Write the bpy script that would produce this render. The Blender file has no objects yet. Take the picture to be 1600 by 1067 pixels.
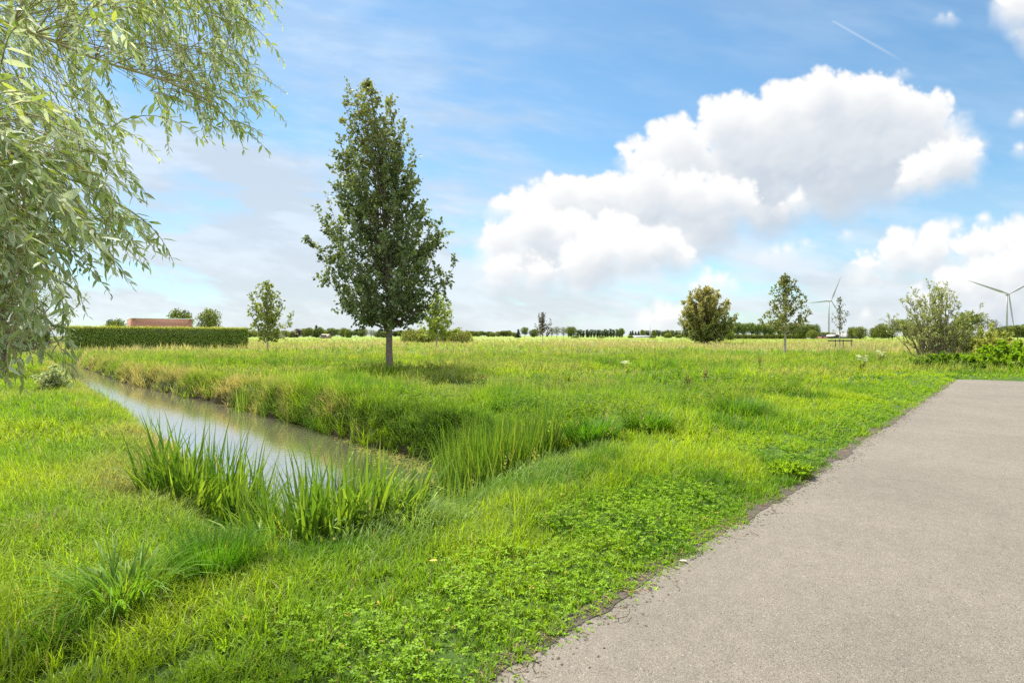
import bpy, math
import numpy as np
from math import radians, sin, cos, pi
from mathutils import Vector

SC = bpy.context.scene
COL = SC.collection
F, CAMH, HORIZ, CX = 889.0, 1.70, 524.0, 800.0      # focal length and horizon of the photograph in its own pixels

# ------------------------------------------------------------------ camera
cam = bpy.data.cameras.new("camera"); camo = bpy.data.objects.new("camera", cam); COL.objects.link(camo)
camo.location = (0, 0, CAMH)
camo.rotation_euler = (radians(90 - 0.61), 0, 0)
cam.sensor_width = 36.0; cam.lens = 20.0; cam.clip_start = 0.05; cam.clip_end = 12000
SC.camera = camo
SC.render.resolution_x, SC.render.resolution_y = 1024, 682
SC.render.engine = 'CYCLES'
SC.cycles.max_bounces = 6; SC.cycles.diffuse_bounces = 3; SC.cycles.glossy_bounces = 2; SC.cycles.transmission_bounces = 4
SC.cycles.transparent_max_bounces = 4; SC.cycles.volume_bounces = 0
SC.cycles.use_denoising = False
SC.view_settings.view_transform = 'Standard'; SC.view_settings.look = 'None'
SC.view_settings.exposure = 1.28; SC.view_settings.gamma = 1.0

# ------------------------------------------------------------------ sun and sky
SUN_AZ, SUN_EL = radians(-30), radians(56)           # from north (+Y), negative = to the left
sdir = Vector((sin(SUN_AZ) * cos(SUN_EL), cos(SUN_AZ) * cos(SUN_EL), sin(SUN_EL)))
sun = bpy.data.lights.new("sun", 'SUN'); suno = bpy.data.objects.new("sun", sun); COL.objects.link(suno)
sun.energy = 4.3; sun.angle = radians(3.0); sun.color = (1.0, 0.945, 0.86)
suno.rotation_euler = sdir.to_track_quat('Z', 'Y').to_euler()
suno.location = (-30, 20, 60)

def _h(ix, iy, seed):
    n = (ix.astype(np.int64) * 374761393 + iy.astype(np.int64) * 668265263 + seed * 974711) & 0xFFFFFFFF
    n = ((n ^ (n >> 13)) * 1274126177) & 0xFFFFFFFF
    return ((n ^ (n >> 16)) & 0xFFFF).astype(np.float32) / 65535.0
def vnoise(x, y, seed=0):
    ix = np.floor(x); iy = np.floor(y)
    fx = (x - ix).astype(np.float32); fy = (y - iy).astype(np.float32)
    fx = fx * fx * fx * (fx * (fx * 6 - 15) + 10); fy = fy * fy * fy * (fy * (fy * 6 - 15) + 10)
    a = _h(ix, iy, seed); b = _h(ix + 1, iy, seed); c = _h(ix, iy + 1, seed); d = _h(ix + 1, iy + 1, seed)
    return a + (b - a) * fx + (c - a) * fy + (a - b - c + d) * fx * fy
def fbm(x, y, octv=5, seed=0, gain=0.5, billow=False):
    s = 0.0; a = 1.0; t = 0.0; ca, sa = 0.8, 0.6
    for k in range(octv):
        n = vnoise(x, y, seed + k * 17)
        if billow: n = 1 - np.abs(2 * n - 1)
        s = s + a * n; t += a; a *= gain
        x, y = (ca * x - sa * y) * 2.03 + 3.1, (sa * x + ca * y) * 2.03 + 7.7
    return s / t
def sstep(a, b, x):
    t = np.clip((x - a) / (b - a), 0, 1); return t * t * (3 - 2 * t)
def blur(a, r):
    for ax in (0, 1):
        for _ in range(2):
            c = np.cumsum(np.pad(a, [(r + 1, r) if k == ax else (0, 0) for k in (0, 1)], mode='edge'), axis=ax, dtype=np.float64)
            a = ((np.take(c, range(2 * r + 1, c.shape[ax]), axis=ax) - np.take(c, range(0, c.shape[ax] - 2 * r - 1), axis=ax)) / (2 * r + 1)).astype(np.float32)
    return a
SKY_X0, SKY_X1, SKY_Y0, SKY_Y1, SKY_S = -700.0, 2300.0, -560.0, 530.0, 0.8
def cloud_sheet():
    # the clouds over the horizon as colour and cover, on the plane one focal length north of the camera
    W = int((SKY_X1 - SKY_X0) * SKY_S); Hh = int((SKY_Y1 - SKY_Y0) * SKY_S)
    X, Y = np.meshgrid(SKY_X0 + (np.arange(W, dtype=np.float32) + .5) / SKY_S, SKY_Y0 + (np.arange(Hh, dtype=np.float32) + .5) / SKY_S)
    r = np.random.default_rng(5)
    groups = [
        [(1440,235,62),(1380,262,62),(1300,285,62),(1200,315,56),(1110,345,52),(1020,375,52),(930,400,50),(840,410,48),(790,405,34),(1150,270,60),(1480,250,40),(1060,390,34),(880,360,50)],
        [(1290,168,52),(1360,180,58),(1425,186,48),(1215,206,56),(1145,210,52),(1170,250,58),(1062,232,40),(1012,262,42),(1080,280,58),(1250,245,66),(1340,250,60),(1310,205,50),(1415,240,56),(1462,222,30),(1300,285,40),(1180,290,44)],
        [(1488,250,34),(1450,272,30),(1420,282,24),(1512,244,14)],
        [(1010,316,54),(940,320,48),(880,316,44),(822,330,30),(784,322,18),(1075,318,44),(1130,312,36),(1100,345,26),(1160,320,30),(905,345,40),(990,345,40)],
        [(786,382,34),(772,392,20),(835,368,40),(900,372,36),(960,368,30),(1240,312,16),(1222,322,10)],
        [(786,420,26),(845,424,26),(915,412,34),(985,398,34),(1035,382,24),(1072,402,8),(1010,374,16),(950,392,26)],
        [(1352,414,22),(1400,402,32),(1455,395,32),(1520,395,33),(1580,390,38),(1650,385,55),(1720,390,60)],
        [(1490,454,32),(1545,448,42),(1605,440,50),(1680,440,60),(1442,466,20),(1570,480,40),(1640,490,50)],
        [(1105,440,17),(1124,438,15),(1086,446,10),(1142,443,8),(1040,496,22),(1010,500,15),(1075,492,20),(1195,398,7),(1212,394,9),(1230,390,10),(1258,380,8),
         (1470,357,12),(1492,354,10),(1536,342,10),(1590,342,9),(1322,366,6),(1352,492,6),(1480,27,3),(1466,28,3),(1410,113,3),(1402,115,3),(1592,182,7),(1592,232,6)],
        [(1590,12,36),(1568,6,18),(1630,20,48),(1690,0,60)],
        [(-420,120,70),(-340,140,60),(-500,150,60),(1950,150,90),(2050,180,80),(300,-320,90),(420,-300,80),(1000,-380,80),(1100,-360,70)]]
    n1 = fbm(X / 60, Y / 50, 6, 3, .5); n2 = fbm(X / 30, Y / 27, 5, 41, .5, True)
    sh = np.array([.62, .69, .775], np.float32); wh = np.array([1.02, 1.02, 1.01], np.float32)
    col = np.ones((Hh, W, 3), np.float32); AL = np.zeros((Hh, W), np.float32)
    for gi, base in enumerate(groups):
        sph = []; small = max(q for _, _, q in base) < 25
        for (x, y, R) in base:
            sph.append((x, y, R))
            for k in range(9 if R > 20 else 4):
                a = r.normal(np.pi / 2, 1.2); q = R * r.uniform(.25, .45); d = R * r.uniform(.75, 1.0)
                cx, cy = x + d * np.cos(a), y - d * np.sin(a) * .92
                sph.append((cx, cy, q))
                if q > 8:
                    for j in range(5):
                        a2 = r.normal(a, 1.0); q2 = q * r.uniform(.28, .5)
                        sph.append((cx + q * .85 * np.cos(a2), cy - q * .85 * np.sin(a2), q2))
        bx0 = min(x - q for x, y, q in sph) - 60; bx1 = max(x + q for x, y, q in sph) + 60
        by0 = min(y - q for x, y, q in sph) - 60; by1 = max(y + q for x, y, q in sph) + 70
        I0, I1 = max(int((bx0 - SKY_X0) * SKY_S), 0), min(int((bx1 - SKY_X0) * SKY_S), W); J0, J1 = max(int((by0 - SKY_Y0) * SKY_S), 0), min(int((by1 - SKY_Y0) * SKY_S), Hh)
        x_, y_ = X[J0:J1, I0:I1], Y[J0:J1, I0:I1]; m1, m2 = n1[J0:J1, I0:I1], n2[J0:J1, I0:I1]
        D = np.full(x_.shape, -60.0, np.float32); Z = np.zeros(x_.shape, np.float32)
        for (x, y, q) in sph:
            m = q + 40
            i0, i1 = max(int((x - m - SKY_X0) * SKY_S) - I0, 0), int((x + m - SKY_X0) * SKY_S) - I0
            j0, j1 = max(int((y - m - SKY_Y0) * SKY_S) - J0, 0), int((y + m - SKY_Y0) * SKY_S) - J0
            if i1 <= i0 or j1 <= j0 or i0 >= x_.shape[1] or j0 >= x_.shape[0]: continue
            d = np.hypot(x_[j0:j1, i0:i1] - x, y_[j0:j1, i0:i1] - y)
            np.maximum(D[j0:j1, i0:i1], q - d, out=D[j0:j1, i0:i1])
            np.maximum(Z[j0:j1, i0:i1], np.sqrt(np.maximum(q * q - d * d, 0)), out=Z[j0:j1, i0:i1])
        f = .45 if small else 1.0
        D2 = D + ((m1 - .5) * 26 + (m2 - .55) * 12) * f
        Db = blur(np.clip(D, -30, 50), 10)
        low = sstep(0.02, .35, -np.gradient(Db, axis=0))      # 1 on undersides
        if gi == 0: low = low * .3 + .7
        wdt = (6.5 + 26 * low) * (.7 if small else 1) + (6 if small else 0)
        al = sstep(-1, 1, D2 / wdt * 1.2 - .25 + .1 * low)
        acc = np.zeros_like(al); soft = blur(al * sstep(0, 30, D + 6), 3)
        for k in range(1, 20):
            dy, dx = int((2.5 if small else 6.0) * k * SKY_S), int((1. if small else 2.4) * k * SKY_S)
            if dy >= al.shape[0] or dx >= al.shape[1]: break
            acc[dy:, dx:] += soft[:-dy, :-dx] if dx else soft[:-dy, :]
        T = blur(np.exp(-np.maximum(acc - 1.2, 0) * (.145 if not small else .12)), 5)
        Zs = blur(Z, 3) * .35 + blur(Z, 12) * .6 + (m1 - .5) * 22 + (m2 - .5) * 6
        gx = np.gradient(Zs, axis=1) * SKY_S; gy = np.gradient(Zs, axis=0) * SKY_S
        lam = (gx * .30 + gy * .72 + .75) / np.sqrt(gx * gx + gy * gy + 1.5)
        lam = np.clip(blur(np.clip(lam, -.4, 1.2).astype(np.float32), 2), -.2, 1)
        s = np.clip((.06 if gi else -.02) + .80 * T + .42 * (lam - .42) + .10 * (1 - sstep(0, 30, D)) + (.25 if small else 0), 0, 1)
        c = sh + (wh - sh) * s[..., None]
        a0 = AL[J0:J1, I0:I1]
        c0 = col[J0:J1, I0:I1]; an = al + a0 * (1 - al)
        col[J0:J1, I0:I1] = (c * al[..., None] + c0 * (a0 * (1 - al))[..., None]) / np.maximum(an, 1e-4)[..., None]
        AL[J0:J1, I0:I1] = an
    al = AL
    # thin high veil, streaked along the wind
    ca, sa = np.cos(-.16), np.sin(-.16)
    U = X * ca - Y * sa; V = X * sa + Y * ca
    wv = fbm(U / 300, V / 95, 6, 91, .56); wv2 = fbm(U / 520 + 5, V / 60, 5, 131, .6); wv3 = fbm(U / 130, V / 34, 5, 151, .6)
    elev = np.clip((524 - Y) / 524, 0, 2)
    g = lambda cx, cy, sx_, sy_: np.exp(-((X - cx) / sx_) ** 2 - ((Y - cy) / sy_) ** 2)
    m = .12 + .36 * g(780, 220, 180, 130) + .20 * g(430, 40, 230, 170) + .46 * g(470, 330, 300, 110) + .30 * g(640, 430, 420, 70) + .2 * g(1500, 330, 240, 60) + .12 * g(1100, 60, 300, 80) - .14 * g(1050, 90, 260, 130)
    m = m + .22 * g(180, 400, 420, 130) + .55 * g(-150, 350, 520, 210) + .60 * np.exp(-elev * 7.0) + .36 * np.exp(-((elev - .16) / .14) ** 2)
    ve = np.clip(m * (.22 + 1.75 * sstep(.32, .72, .55 * wv + .28 * wv2 + .17 * wv3)), 0, .93) * sstep(-560, -380, Y) * sstep(-700, -500, X) * (1 - sstep(2100, 2300, X))
    vc = np.array([.68, .79, .92], np.float32) * np.ones_like(col)
    vc = vc + (np.array([.78, .84, .90], np.float32) - vc) * sstep(.5, .05, elev)[..., None]
    vc = vc * (.93 + .14 * sstep(.35, .7, wv3))[..., None]
    # condensation trail
    tx, ty = 1298., 36.; ex, ey = 1416., 103.
    L = np.hypot(ex - tx, ey - ty); pr = ((X - tx) * (ex - tx) + (Y - ty) * (ey - ty)) / L; pd = np.abs((X - tx) * (ey - ty) - (Y - ty) * (ex - tx)) / L
    tr = np.exp(-(pd / (1.0 + pr / 100)) ** 2) * sstep(-3, 3, pr) * (1 - sstep(L * .6, L, pr)) * .5
    ve = np.maximum(ve, ve + (1 - ve) * tr)
    edge = sstep(-560, -440, Y) * sstep(-700, -600, X) * (1 - sstep(2200, 2300, X))
    al = al * edge * .985
    A = al + ve * (1 - al)
    col = (col * al[..., None] + vc * (ve * (1 - al))[..., None]) / np.maximum(A, 1e-4)[..., None]
    return np.dstack([col, A]).astype(np.float32)


def make_world():
    w = bpy.data.worlds.new("World"); SC.world = w; w.use_nodes = True
    nt = w.node_tree; nt.nodes.clear(); N = nt.nodes.new; L = nt.links.new
    out = N('ShaderNodeOutputWorld'); bg = N('ShaderNodeBackground'); sky = N('ShaderNodeTexSky')
    sky.sky_type = 'NISHITA'; sky.sun_disc = False; sky.sun_elevation = SUN_EL; sky.sun_rotation = SUN_AZ
    sky.air_density = 1.0; sky.dust_density = 0.3; sky.ozone_density = 2.6
    data = cloud_sheet(); h, wd = data.shape[:2]
    im = bpy.data.images.new("cloud_sheet", wd, h, alpha=True, float_buffer=True)
    im.colorspace_settings.name = 'Non-Color'; im.alpha_mode = 'CHANNEL_PACKED'
    im.pixels.foreach_set(np.ascontiguousarray(data[::-1]).ravel()); im.update(); im.pack()
    def M(op, a, b=None, c=None):
        n = N('ShaderNodeMath'); n.operation = op
        for k, x in enumerate((a, b, c)):
            if x is None: continue
            if isinstance(x, (int, float)): n.inputs[k].default_value = x
            else: L(x, n.inputs[k])
        return n.outputs[0]
    tc = N('ShaderNodeTexCoord'); sp = N('ShaderNodeSeparateXYZ'); L(tc.outputs['Generated'], sp.inputs[0])
    yy = M('MAXIMUM', sp.outputs[1], 0.02)
    px = M('MULTIPLY_ADD', M('DIVIDE', sp.outputs[0], yy), F, CX); pz = M('MULTIPLY_ADD', M('DIVIDE', sp.outputs[2], yy), -F, HORIZ)
    u = M('DIVIDE', M('SUBTRACT', px, SKY_X0), SKY_X1 - SKY_X0); v = M('SUBTRACT', 1.0, M('DIVIDE', M('SUBTRACT', pz, SKY_Y0), SKY_Y1 - SKY_Y0))
    cb = N('ShaderNodeCombineXYZ'); L(u, cb.inputs[0]); L(v, cb.inputs[1])
    tx = N('ShaderNodeTexImage'); tx.image = im; tx.extension = 'CLIP'; tx.interpolation = 'Cubic'; L(cb.outputs[0], tx.inputs[0])
    # sky behind and above the sheet: unseen bright procedural cloud, thickened to lift fill and soften shadows
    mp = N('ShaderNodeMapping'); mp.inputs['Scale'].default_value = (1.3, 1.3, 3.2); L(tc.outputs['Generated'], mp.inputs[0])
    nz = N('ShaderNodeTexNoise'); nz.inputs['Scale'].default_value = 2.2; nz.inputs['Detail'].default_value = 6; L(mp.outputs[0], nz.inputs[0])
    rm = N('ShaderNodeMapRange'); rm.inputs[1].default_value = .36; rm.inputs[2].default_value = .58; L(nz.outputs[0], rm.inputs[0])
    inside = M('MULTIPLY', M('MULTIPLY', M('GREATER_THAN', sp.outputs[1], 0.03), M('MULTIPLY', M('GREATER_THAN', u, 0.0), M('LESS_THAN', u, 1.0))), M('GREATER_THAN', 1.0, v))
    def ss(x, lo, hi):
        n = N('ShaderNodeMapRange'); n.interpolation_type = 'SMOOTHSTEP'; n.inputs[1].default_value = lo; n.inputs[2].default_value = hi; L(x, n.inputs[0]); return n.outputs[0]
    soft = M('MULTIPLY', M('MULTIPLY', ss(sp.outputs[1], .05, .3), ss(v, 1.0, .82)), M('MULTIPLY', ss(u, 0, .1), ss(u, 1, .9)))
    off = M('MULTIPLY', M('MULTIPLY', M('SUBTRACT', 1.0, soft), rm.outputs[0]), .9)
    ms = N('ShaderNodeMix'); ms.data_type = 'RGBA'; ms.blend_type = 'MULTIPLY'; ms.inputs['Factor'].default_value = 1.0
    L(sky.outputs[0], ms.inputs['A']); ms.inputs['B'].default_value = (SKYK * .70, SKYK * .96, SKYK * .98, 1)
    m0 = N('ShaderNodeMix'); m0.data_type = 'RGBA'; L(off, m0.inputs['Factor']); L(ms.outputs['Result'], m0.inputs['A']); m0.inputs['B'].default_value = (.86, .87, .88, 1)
    mc = N('ShaderNodeMix'); mc.data_type = 'RGBA'; mc.blend_type = 'MULTIPLY'; mc.inputs['Factor'].default_value = 1.0
    L(tx.outputs[0], mc.inputs['A']); mc.inputs['B'].default_value = (CLOUDK, CLOUDK, CLOUDK, 1)
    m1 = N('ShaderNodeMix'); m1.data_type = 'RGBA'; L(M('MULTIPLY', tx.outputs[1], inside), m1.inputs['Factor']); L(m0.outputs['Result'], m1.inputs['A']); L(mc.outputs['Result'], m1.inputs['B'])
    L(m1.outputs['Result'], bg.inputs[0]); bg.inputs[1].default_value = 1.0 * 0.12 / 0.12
    L(bg.outputs[0], out.inputs[0])
    w.cycles.sampling_method = 'MANUAL'; w.cycles.sample_map_resolution = 1024
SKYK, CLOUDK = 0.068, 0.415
make_world()

# ------------------------------------------------------------------ helpers
rng = np.random.default_rng(11)
def P(px, py, d): return np.array([(px - CX) / F * d, d, CAMH - (py - HORIZ) / F * d])
def tag(o, label=None, cat=None, group=None, kind=None):
    for k, v in (('label', label), ('category', cat), ('group', group), ('kind', kind)):
        if v: o[k] = v
    return o
def thing(name, loc, label, cat, group=None, rz=0.0):
    o = bpy.data.objects.new(name, None); COL.objects.link(o); o.empty_display_size = .2
    o.location = loc; o.rotation_euler = (0, 0, rz)
    return tag(o, label, cat, group)
def build(name, V, faces, mat, parent=None, colr=None, smooth=False, uv=None):
    """one mesh object from arrays; faces = list of (M,k) index arrays"""
    V = np.asarray(V, np.float32)
    if parent is not None: V = V - np.array(parent.location, np.float32)
    me = bpy.data.meshes.new(name); me.vertices.add(len(V)); me.vertices.foreach_set('co', V.ravel())
    faces = [np.asarray(f, np.int32) for f in faces if len(f)]
    li = np.concatenate([f.ravel() for f in faces]); tot = np.concatenate([np.full(len(f), f.shape[1], np.int32) for f in faces])
    st = np.concatenate([[0], np.cumsum(tot)[:-1]]).astype(np.int32)
    me.loops.add(len(li)); me.loops.foreach_set('vertex_index', li)
    me.polygons.add(len(tot)); me.polygons.foreach_set('loop_start', st)
    if smooth: me.polygons.foreach_set('use_smooth', np.ones(len(tot), bool))
    me.update(calc_edges=True)
    if colr is not None:
        c = np.ones((len(V), 4), np.float32); c[:, :3] = colr
        me.color_attributes.new('Col', 'FLOAT_COLOR', 'POINT').data.foreach_set('color', c.ravel())
    if mat: me.materials.append(mat)
    o = bpy.data.objects.new(name, me); COL.objects.link(o)
    if parent is not None: o.parent = parent
    return o
class MB:
    def __init__(s): s.v = []; s.f = {}; s.c = []; s.n = 0
    def add(s, V, faces, c=None):
        V = np.asarray(V, np.float32).reshape(-1, 3)
        for f in faces:
            f = np.asarray(f, np.int32)
            if len(f): s.f.setdefault(f.shape[1], []).append(f + s.n)
        s.v.append(V); s.n += len(V)
        if c is not None: s.c.append(np.broadcast_to(np.asarray(c, np.float32), (len(V), 3)))
        return s
    def box(s, x0, x1, y0, y1, z0, z1, c=None):
        V = [(x, y, z) for z in (z0, z1) for y in (y0, y1) for x in (x0, x1)]
        return s.add(V, [[(0, 2, 3, 1), (4, 5, 7, 6), (0, 1, 5, 4), (1, 3, 7, 5), (3, 2, 6, 7), (2, 0, 4, 6)]], c)
    def tube(s, pts, rad, k=6, c=None):
        pts = np.asarray(pts, float); n = len(pts); rad = np.broadcast_to(np.asarray(rad, float), (n,))
        T = np.gradient(pts, axis=0); T /= np.linalg.norm(T, axis=1)[:, None] + 1e-9
        ref = np.array([0, 0, 1.]) if abs(T[0][2]) < .9 else np.array([1., 0, 0])
        A = np.cross(T, ref); A /= np.linalg.norm(A, axis=1)[:, None] + 1e-9; B = np.cross(T, A)
        an = np.arange(k) * 2 * pi / k
        V = (pts[:, None] + rad[:, None, None] * (A[:, None] * np.cos(an)[None, :, None] + B[:, None] * np.sin(an)[None, :, None])).reshape(-1, 3)
        i = np.arange(n - 1)[:, None] * k; j = np.arange(k)[None]; j2 = (j + 1) % k
        q = np.stack([i + j, i + j2, i + k + j2, i + k + j], -1).reshape(-1, 4)
        V = np.vstack([V, pts[-1:]]); e = (n - 1) * k
        cap = np.stack([e + np.arange(k), e + (np.arange(k) + 1) % k, np.full(k, n * k)], -1)
        return s.add(V, [q, cap], c)
    def done(s, name, mat, parent=None, smooth=False):
        return build(name, np.concatenate(s.v), [np.concatenate(x) for x in s.f.values()], mat, parent, np.concatenate(s.c) if s.c else None, smooth)
def unit(a): return a / (np.linalg.norm(a, axis=-1, keepdims=True) + 1e-9)

# ------------------------------------------------------------------ materials
def mat_nodes(name):
    m = bpy.data.materials.new(name); m.use_nodes = True; nt = m.node_tree; nt.nodes.clear()
    return m, nt, nt.nodes.new, nt.links.new
def leaf_mat(name, transl=.42, gloss=.07, rough=.42, tint=(1.15, 1.1, .55), var=.25):
    m, nt, N, L = mat_nodes(name)
    out = N('ShaderNodeOutputMaterial'); at = N('ShaderNodeAttribute'); at.attribute_name = 'Col'
    d = N('ShaderNodeBsdfDiffuse'); t = N('ShaderNodeBsdfTranslucent'); g = N('ShaderNodeBsdfGlossy'); g.inputs['Roughness'].default_value = rough; g.inputs[0].default_value = (.8, .85, .8, 1)
    mu = N('ShaderNodeMix'); mu.data_type = 'RGBA'; mu.blend_type = 'MULTIPLY'; mu.inputs['Factor'].default_value = 1; mu.inputs['B'].default_value = (*tint, 1)
    L(at.outputs[0], mu.inputs['A']); L(at.outputs[0], d.inputs[0]); L(mu.outputs['Result'], t.inputs[0])
    a = N('ShaderNodeMixShader'); a.inputs[0].default_value = transl; L(d.outputs[0], a.inputs[1]); L(t.outputs[0], a.inputs[2])
    b = N('ShaderNodeMixShader'); b.inputs[0].default_value = gloss; L(a.outputs[0], b.inputs[1]); L(g.outputs[0], b.inputs[2])
    L(b.outputs[0], out.inputs[0]); return m
def simple_mat(name, colr, rough=.7, scale=6.0, var=.3, bump=.0, metal=0.0, coord='Object', spec=.5):
    m, nt, N, L = mat_nodes(name)
    out = N('ShaderNodeOutputMaterial'); p = N('ShaderNodeBsdfPrincipled'); p.inputs['Roughness'].default_value = rough; p.inputs['Metallic'].default_value = metal; p.inputs['Specular IOR Level'].default_value = spec
    tc = N('ShaderNodeTexCoord'); nz = N('ShaderNodeTexNoise'); nz.inputs['Scale'].default_value = scale; nz.inputs['Detail'].default_value = 6; L(tc.outputs[coord], nz.inputs[0])
    r = N('ShaderNodeValToRGB'); c = np.array(colr)
    r.color_ramp.elements[0].position = .3; r.color_ramp.elements[1].position = .72
    r.color_ramp.elements[0].color = (*(c * (1 - var)), 1); r.color_ramp.elements[1].color = (*np.minimum(c * (1 + var), 1), 1)
    L(nz.outputs[0], r.inputs[0]); L(r.outputs[0], p.inputs[0])
    if bump:
        b = N('ShaderNodeBump'); b.inputs['Strength'].default_value = bump; b.inputs['Distance'].default_value = .02; L(nz.outputs[0], b.inputs['Height']); L(b.outputs[0], p.inputs['Normal'])
    L(p.outputs[0], out.inputs[0]); return m
M_GRASS = leaf_mat('grass_blades', .5, .012, .5, (1.08, 1.1, .5))
M_REED = leaf_mat('reed_blades', .42, .02, .5)
M_LEAF = leaf_mat('tree_leaves', .34, .04, .5)
M_FAR = leaf_mat('far_leaves', .34, .0, .5, (1.1, 1.1, .7))
M_WILLOW = leaf_mat('willow_leaves', .42, .05, .5, (1.06, 1.05, .75))
M_BARK = simple_mat('bark', (.15, .12, .085), .9, 14, .45, .6)
M_BARKPALE = simple_mat('pale_bark', (.36, .32, .24), .85, 20, .3, .3)
M_TWIG = simple_mat('willow_twigs', (.27, .23, .09), .8, 20, .3)

# ------------------------------------------------------------------ lie of the land: u runs along the path, v to the left of it
DU = np.array([.669, .743]); DV = np.array([-.743, .669])
def uv_of(x, y): return x * DU[0] + y * DU[1], x * DV[0] + y * DV[1]
def xy_of(u, v): return u * DU[0] + v * DV[0], u * DU[1] + v * DV[1]
WATER_Z = -0.6
DITCH = np.array([(2.35, 4.9), (2.4, 7.2), (3.3, 9.8), (4.65, 20), (5.9, 32), (7.8, 49), (9.6, 62), (11.6, 63), (9.7, 49), (7.95, 32), (7.55, 18), (6.95, 11), (7.1, 6.3), (6.3, 5.2), (4.7, 5.1), (3.4, 4.6)])
PATH = np.array([(-18, 1.92), (27.8, 1.92), (34.2, -12.9), (30, -16), (25.5, -4.2), (-18, -4.2)])
def sdf(poly, u, v):
    d = np.full(u.shape, 1e9, np.float32); ins = np.zeros(u.shape, bool)
    for a, b in zip(poly, np.roll(poly, -1, 0)):
        e = b - a; wx, wy = u - a[0], v - a[1]; t = np.clip((wx * e[0] + wy * e[1]) / (e @ e), 0, 1)
        d = np.minimum(d, np.hypot(wx - t * e[0], wy - t * e[1]))
        c = ((a[1] <= v) & (v < b[1])) | ((b[1] <= v) & (v < a[1]))
        with np.errstate(divide='ignore', invalid='ignore'):
            ins ^= c & (u < a[0] + (v - a[1]) / (b[1] - a[1]) * e[0])
    return np.where(ins, -d, d)
def d_ditch(x, y):
    u, v = uv_of(x, y)
    return sdf(DITCH, u, v) + (fbm(x * .9, y * .9, 3, 301) - .5) * .5 + (fbm(x * 3, y * 3, 2, 311) - .5) * .16
def d_path(x, y):
    u, v = uv_of(x, y)
    return sdf(PATH, u, v)
def ground_z(x, y, dw=None, dp=None):
    dw = d_ditch(x, y) if dw is None else dw; dp = d_path(x, y) if dp is None else dp
    z = (fbm(x * .45, y * .45, 3, 201) - .45) * .26 * sstep(.6, 4, dp) * sstep(.0, 2.0, dw)
    z = z + .05 * sstep(.1, .8, dp) - .012 * (1 - sstep(0, .06, dp))
    u_, v_ = uv_of(x, y); t = np.clip(dw / np.where((u_ > 6.2) & (v_ > 6.5), .6, 1.0), 0, 1); bank = 1 - (1 - t) ** 2.2
    z = z * sstep(0, 1.2, dw) + (WATER_Z - .02) * (1 - bank)
    return z - .6 * sstep(0, .9, -dw)
# ------------------------------------------------------------------ ground, path, water
def make_ground():
    def axis(lo, hi, f0, f1, step, grow):
        a = list(np.arange(f0, f1, step)); s = step
        x = f1
        while x < hi: a.append(x); s *= grow; x += s
        a.append(hi); s = step; x = f0 - step; b = []
        while x > lo: b.append(x); s *= grow; x -= s
        b.append(lo)
        return np.array(b[::-1] + a)
    U = axis(-1880, 1880, -5, 13, .16, 1.09); Vv = axis(-1880, 1880, 1.5, 34, .2, 1.09)
    gu, gv = np.meshgrid(U, Vv, indexing='ij'); x, y = xy_of(gu.ravel(), gv.ravel())
    z = ground_z(x, y); n1, n2 = gu.shape
    i = np.arange(n1 - 1)[:, None] * n2 + np.arange(n2 - 1)[None]
    q = np.stack([i, i + n2, i + n2 + 1, i + 1], -1).reshape(-1, 4)
    m, nt, N, L = mat_nodes('meadow_ground'); out = N('ShaderNodeOutputMaterial'); p = N('ShaderNodeBsdfPrincipled'); p.inputs['Roughness'].default_value = .95; p.inputs['Specular IOR Level'].default_value = .1
    tc = N('ShaderNodeTexCoord'); a = N('ShaderNodeAttribute'); a.attribute_name = 'Col'
    nz = N('ShaderNodeTexNoise'); nz.inputs['Scale'].default_value = 9; nz.inputs['Detail'].default_value = 8; L(tc.outputs['Object'], nz.inputs[0])
    n3 = N('ShaderNodeTexNoise'); n3.inputs['Scale'].default_value = .05; n3.inputs['Detail'].default_value = 7; L(tc.outputs['Object'], n3.inputs[0])
    ad = N('ShaderNodeMath'); ad.operation = 'ADD'; L(nz.outputs[0], ad.inputs[0]); L(n3.outputs[0], ad.inputs[1])
    mr = N('ShaderNodeMapRange'); mr.inputs[1].default_value = .6; mr.inputs[2].default_value = 1.4; mr.inputs[3].default_value = .55; mr.inputs[4].default_value = 1.4; L(ad.outputs[0], mr.inputs[0])
    vm = N('ShaderNodeVectorMath'); vm.operation = 'SCALE'; L(a.outputs[0], vm.inputs[0]); L(mr.outputs[0], vm.inputs['Scale'])
    L(vm.outputs[0], p.inputs[0]); L(p.outputs[0], out.inputs[0])
    dist = np.hypot(x, y); dw = d_ditch(x, y)
    c = np.array([.05, .09, .016])[None] * np.ones((len(x), 1))
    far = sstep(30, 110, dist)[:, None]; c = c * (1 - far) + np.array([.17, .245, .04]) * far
    mud = sstep(.35, .0, dw)[:, None]; c = c * (1 - mud) + np.array([.055, .042, .022]) * mud
    # mown strips and stubble beyond the meadow
    st = sstep(.5, .62, fbm(x / 90, y / 26, 4, 77))[:, None] * sstep(120, 200, dist)[:, None]
    c = c * (1 - st * .6) + np.array([.27, .25, .09]) * st * .6
    o = build('ground', np.stack([x, y, z], 1), [q], m, None, c, True)
    tag(o, 'green grassy ground of the meadow and verges', 'ground', kind='structure')
make_ground()

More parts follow.
